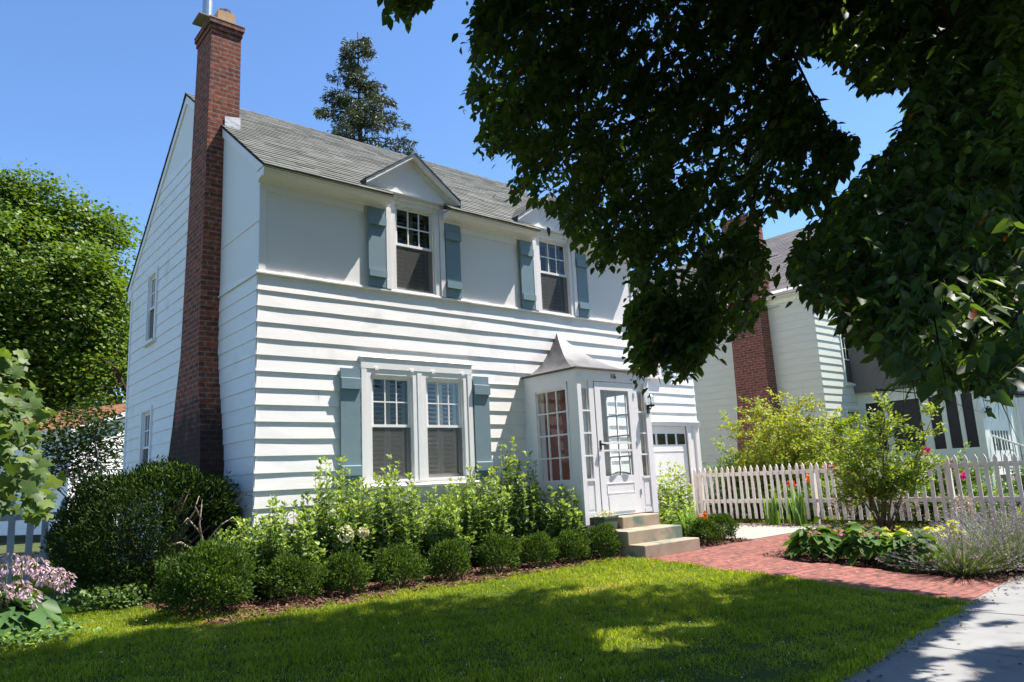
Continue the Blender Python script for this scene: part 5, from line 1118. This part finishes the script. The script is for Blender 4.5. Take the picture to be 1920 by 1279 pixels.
for x, y, r, h, lab in [(6.15, -5.42, .62, .46, 'front lavender clump beside the dark hosta'), (6.8, -5.72, .6, .5, 'front lavender clump at the sidewalk corner, right edge'), (7.3, -5.5, .5, .58, 'middle lavender clump behind the two front ones'), (8.5, -5.15, .5, .6, 'lavender clump farther back, just in front of the pickets'), (8.2, -5.72, .5, .6, 'lavender clump at the right edge near the pickets')]:
    lavender(x, y, r, h, 900, lab)
# ---- pale coral-bell stalks
def stalks(x, y, h, n, label, m, nm='coral_bells_plant'):
    gz = float(zg(x, y)); t = thing(nm, (x, y, gz), label, 'plant'); segs, FP = [], []
    for i in range(n):
        e = np.array([x + random.gauss(0, .16), y + random.gauss(0, .16), gz + h * random.uniform(.7, 1.1)]); segs.append(([np.array([x, y, gz]), (np.array([x, y, gz]) + e) / 2 + [0, 0, .05], e], [.004, .003, .002]))
        FP += [e + rng.normal(size=3) * [.02, .02, .05] for _ in range(16)]
    FP = np.array(FP); leaves('flower_spike', FP, rdir(len(FP)), rdir(len(FP)), .028, .018, m, t, rng.random(len(FP))); tubes_obj('stem', segs, GSTEM, t, n=4)
    n = 60; a = rng.uniform(0, 6.28, n); q = rng.random(n) * .25; leaves('foliage', np.stack([x + np.cos(a) * q, y + np.sin(a) * q, gz + rng.uniform(.05, .2, n)], 1), np.stack([np.cos(a), np.sin(a), np.full(n, .2)], 1), up_n(n), .08, .07, L_ROSE, t, rng.random(n) * .6)
for x, y, h, k, lab in [(7.2, -3.5, .55, 7, 'sparse pale pink flower stalks at the left end of the border'), (8.5, -3.0, .55, 12, 'pale flower stalks left of the small tree stems'), (8.2, -4.05, .6, 14, 'pale flower stalks right of the small tree stems'), (8.7, -4.7, .62, 16, 'pale blush flower stalks above the golden hosta')]:
    stalks(x, y, h, k, lab, F_BLUSH)
# ---- small multi-stemmed tree in front of the fence
mt = thing('small_tree', (8.6, -3.5, float(zg(8.6, -3.5))), 'small multi stemmed tree with feathery bright leaves in front of the pickets', 'tree')
segs, TP, TD = [], [], []; b0 = np.array([8.6, -3.5, float(zg(0, -3.5))])
for i in range(11):
    a = random.uniform(0, 6.28); r = random.uniform(.25, 1.0); h = random.uniform(1.35, 2.6) * (1 - .18 * r); e = b0 + [math.cos(a) * r, math.sin(a) * r, h]; m_ = b0 + np.array([math.cos(a) * r * .42, math.sin(a) * r * .42, h * .45])
    segs.append(([b0 + [random.gauss(0, .05), random.gauss(0, .05), 0], m_, e], [.02, .014, .004]))
    for _ in range(13):
        tq = random.uniform(.42, 1); p = m_ + (e - m_) * (tq - .5) * 2 if tq > .5 else b0 + (m_ - b0) * tq * 2; a2 = random.uniform(0, 6.28); L = random.uniform(.25, .6) * (1.25 - .6 * tq)
        q = p + np.array([math.cos(a2) * L, math.sin(a2) * L, L * random.uniform(.0, .5)]); segs.append(([p, (p + q) / 2 + [0, 0, .03], q], [.006, .004, .002]))
        for s in np.linspace(.25, 1, 9): TP.append(p + (q - p) * s + rng.normal(size=3) * .03); TD.append(q - p)
TP = np.array(TP); k = 5; P = np.repeat(TP, k, 0) + rng.normal(size=(len(TP) * k, 3)) * .03; D = nrm(np.repeat(np.array(TD), k, 0)) + rng.normal(size=P.shape) * .7 + [0, 0, .1]
leaves('crown', P, D, up_n(len(P)), rng.uniform(.055, .095, len(P)), rng.uniform(.024, .036, len(P)), L_SHR, mt, np.clip(rng.normal(.38, .2, len(P)) + .14 * (P[:, 2] - 1.2), 0, .8), droop=.15)
tubes_obj('trunk', segs, STEM, mt, n=5)
# ---- golden shrub at the corner of the garage
def bigshrub(name, x, y, h, r, ns, label, m, seed, bv=.5, L=.055, z0=.25, k=4, up=1.0):
    random.seed(seed); gz = float(zg(x, y)); t = thing(name, (x, y, gz), label, 'shrub'); segs, TP, TD = [], [], []; b0 = np.array([x, y, gz])
    for i in range(ns):
        a = random.uniform(0, 6.28); rr = r * math.sqrt(random.random()); hh = h * random.uniform(.5, 1.05) * (1 - .4 * (rr / r) ** 2); e = b0 + [math.cos(a) * rr, math.sin(a) * rr, hh]; m_ = b0 + [math.cos(a) * rr * .6, math.sin(a) * rr * .6, hh * .55]; segs.append(([b0 + [random.gauss(0, .08), random.gauss(0, .08), 0], m_, e], [.012, .008, .003]))
        for _ in range(11):
            tq = random.uniform(z0, 1); p = m_ + (e - m_) * (tq - .5) * 2 if tq > .5 else b0 + (m_ - b0) * tq * 2; a2 = random.uniform(0, 6.28); Lq = random.uniform(.12, .42); q = p + np.array([math.cos(a2) * Lq, math.sin(a2) * Lq, Lq * random.uniform(-.1, .8) * up])
            for s in np.linspace(.1, 1, 6): TP.append(p + (q - p) * s + rng.normal(size=3) * .02); TD.append(q - p)
    TP = np.array(TP); P = np.repeat(TP, k, 0) + rng.normal(size=(len(TP) * k, 3)) * .028; D = nrm(np.repeat(np.array(TD), k, 0)) + rng.normal(size=P.shape) * .7
    leaves('foliage', P, D, up_n(len(P)), rng.uniform(.7, 1.3, len(P)) * L, rng.uniform(.4, .6, len(P)) * L, m, t, np.clip(rng.normal(bv, .2, len(P)) + .22 * ((P[:, 2] - gz) / h - .5), 0, 1), droop=.15); tubes_obj('stem', segs, STEM, t, n=4); return t
bigshrub('golden_shrub', 12.2, .1, 3.0, 1.5, 84, 'big yellow green shrub behind the pickets at the garage corner', L_SHR, 21, .62, L=.075)
bigshrub('golden_shrub', 13.4, -.75, 2.2, .8, 40, 'lower green shrub right of the big yellow green shrub', L_SHR, 22, .4, L=.075)
bigshrub('grey_shrub', 11.3, .9, 1.7, .65, 26, 'grey green shrub between the garage corner and the yellow green shrub', L_ROSE, 23, .35, L=.06)
bigshrub('dark_shrub', 14.8, -.2, 1.35, .8, 30, 'dark shrub in the gap behind the small tree', L_YEW, 24, .3, L=.08)
# ---- perennials seen between the pickets
pr = []
for i, (x, y, h, r, lab, fl) in enumerate([(11.2, .2, .75, .5, 'green perennial clump behind the pickets below the yellow green shrub', []), (11.1, -.9, .8, .5, 'perennial clump with red flowers behind the pickets left of the small tree', [(F_RED, .1, .75), (F_ORA, -.3, .86)]), (11.1, -1.9, .85, .5, 'perennial clump with orange lilies behind the small tree', [(F_ORA, .2, 1.02), (F_ORA, -.1, .95), (F_PINK, .3, 1.05)]),
                                          (11.1, -2.85, .8, .5, 'perennial clump with a red rose right of the small tree', [(F_RED, .1, .85)]), (11.7, -3.25, 1.3, .85, 'rose bush with a magenta bloom rising above the pickets', [(F_PINK, -.05, 1.27), (F_PINK, -.4, .98)]), (11.0, -4.1, .72, .42, 'leafy perennial clump with a magenta peony behind the pickets', [(F_PINK, .12, .82)])]):
    t = bigshrub('perennial_plant', x, y, h, r, 52 if h > 1 else 34, lab, L_ROSE, 40 + i, .6, L=.07)
    for m, dy, z in fl: bloom(t, x - r * .6, y + dy, z, .085, 26, m)
bigshrub('foundation_shrub', 17.0, -3.4, .95, .6, 20, 'small round shrub below the neighbour porch', L_ROSE, 61, .4, L=.08)
bigshrub('foundation_shrub', 19.6, -5.2, 1.2, .7, 22, 'bright shrub at the right edge beyond the handrail', L_ROSE, 62, .75, L=.08)
# ---- grapevine close on the left
gvn = thing('grapevine', (-3.0, -.3, 0), 'sunlit grapevine with broad leaves at the left edge', 'vine')
poly = [(-260, 640), (-40, 650), (40, 655), (60, 665), (20, 720), (66, 715), (78, 735), (62, 762), (100, 765), (96, 778), (60, 790), (70, 830), (70, 865), (112, 895), (100, 915), (92, 965), (60, 975), (52, 955), (20, 950), (-60, 985), (-260, 1000)]
Pv, xv, yv = zone(poly, 1400, 6.2, 7.6); n = len(Pv)
Dv = nrm(rng.normal(size=(n, 3)) * [.7, .7, .3] + [.25, -.3, -.75]); Nv = nrm(rng.normal(size=(n, 3)) * .5 + [.35, -.65, .6])
def lobed(name, P, D, Nn, L, m, parent, var):            # five-lobed grape leaf, slightly cupped
    out = np.array([(0, 0), (.42, -.12), (.62, .18), (.4, .34), (.56, .68), (.2, .66), (0, 1.0), (-.2, .66), (-.56, .68), (-.4, .34), (-.62, .18), (-.42, -.12)])
    D = nrm(D); S = nrm(np.cross(D, Nn)); Nn = np.cross(S, D); cup = -.18 * (out[:, 0] ** 2 * 2 + (out[:, 1] - .4) ** 2)
    V = P[:, None] + L[:, None, None] * (S[:, None] * out[None, :, :1] + D[:, None] * out[None, :, 1:] + Nn[:, None] * cup[None, :, None]); c = P + D * (L * .4)[:, None] + Nn * (.02 * L)[:, None]
    V = np.concatenate([V, c[:, None]], 1).reshape(-1, 3); i = np.arange(len(P))[:, None] * 13
    F = np.concatenate([i + np.array([12, j, (j + 1) % 12]) for j in range(12)]); return np_mesh(name, V, F, m, parent, np.repeat(var, 13))
lobed('foliage', Pv, Dv, Nv, rng.uniform(.075, .14, n), L_VINE, gvn, np.clip(rng.normal(.45, .25, n), 0, 1))
segs = [([np.array([-3.1, -.3, 0]), np.array([-3.05, -.35, 1.2]), np.array([-2.9, -.3, 2.3])], [.03, .02, .012])]
for i in rng.choice(n, 26, replace=False): segs.append(([np.array([-3.0, -.32, rng.uniform(.8, 2.2)]), (Pv[i] + [-3., -.3, Pv[i][2] + .2]) / 2, Pv[i]], [.008, .006, .003]))
tubes_obj('stem', segs, STEM, gvn, n=5)
# ---- thin dark shrub before the white garage
ds = thing('viburnum_shrub', (-.4, 8.6, 0), 'thin dark leaved shrub in front of the white garage', 'shrub')
poly = [(70, 800), (100, 775), (150, 762), (185, 758), (215, 775), (225, 800), (205, 815), (238, 812), (215, 835), (232, 855), (205, 872), (180, 900), (90, 905), (60, 880), (75, 840)]
Pd, xd, yd = zone(poly, 700, 15.5, 17.5); k = 7; P = np.repeat(Pd, k, 0) + rng.normal(size=(len(Pd) * k, 3)) * [.16, .16, .1]
n = len(P); leaves('foliage', P, rng.normal(size=(n, 3)) * [1, 1, .4], up_n(n, 1.6), rng.uniform(.08, .15, n), rng.uniform(.04, .07, n), L_YEW, ds, np.clip(rng.normal(.3, .15, n), 0, 1))
b0 = np.array([-.1, 7.2, 0]); segs = [([b0, (b0 + q) / 2 + [0, 0, .2], q], [.018, .011, .004]) for q in Pd[:24]]; tubes_obj('stem', segs, DARK, ds, n=4)
ds.location = (-.1, 7.2, 0)
for c_ in ds.children: c_.location = Vector((-.4, 8.6, 0)) - Vector((-.1, 7.2, 0))

# ================================================================== LIGHT, SKY, CAMERA
wd = bpy.data.worlds.new('World'); SC.world = wd; wd.use_nodes = True; nt = wd.node_tree; nt.nodes.clear()
wo = nt.nodes.new('ShaderNodeOutputWorld'); bg = nt.nodes.new('ShaderNodeBackground'); sk = nt.nodes.new('ShaderNodeTexSky')
sk.sky_type = 'NISHITA'; sk.sun_disc = False; sk.sun_elevation = math.asin(SUN[2]); sk.sun_rotation = math.atan2(SUN[0], SUN[1])
sk.air_density = 1.0; sk.dust_density = 0; sk.ozone_density = 9; sk.altitude = 0
bg.inputs[1].default_value = .105
nt.links.new(sk.outputs[0], bg.inputs[0]); nt.links.new(bg.outputs[0], wo.inputs[0])
ld = bpy.data.lights.new('sun', 'SUN'); ld.energy = 5; ld.angle = math.radians(.53); ld.color = (1, .95, .88)
lo = bpy.data.objects.new('sun', ld); COL.objects.link(lo); lo.rotation_euler = Vector(-SUN).to_track_quat('-Z', 'Y').to_euler()
cd = bpy.data.cameras.new('camera'); cd.sensor_width = 36; cd.lens = FPX / 1920 * 36; cd.clip_end = 2000; cd.clip_start = .05
co = bpy.data.objects.new('camera', cd); COL.objects.link(co)
from mathutils import Matrix
M = Matrix([list(RC[i]) + [CAM[i]] for i in range(3)] + [[0, 0, 0, 1]]); co.matrix_world = M
SC.camera = co
SC.view_settings.view_transform = 'Standard'; SC.view_settings.look = 'None'; SC.view_settings.exposure = 1.2; SC.view_settings.gamma = 1
SC.cycles.max_bounces = 8; SC.cycles.diffuse_bounces = 4; SC.cycles.transparent_max_bounces = 24; SC.cycles.use_denoising = True
SC.cycles.sample_clamp_indirect = 6
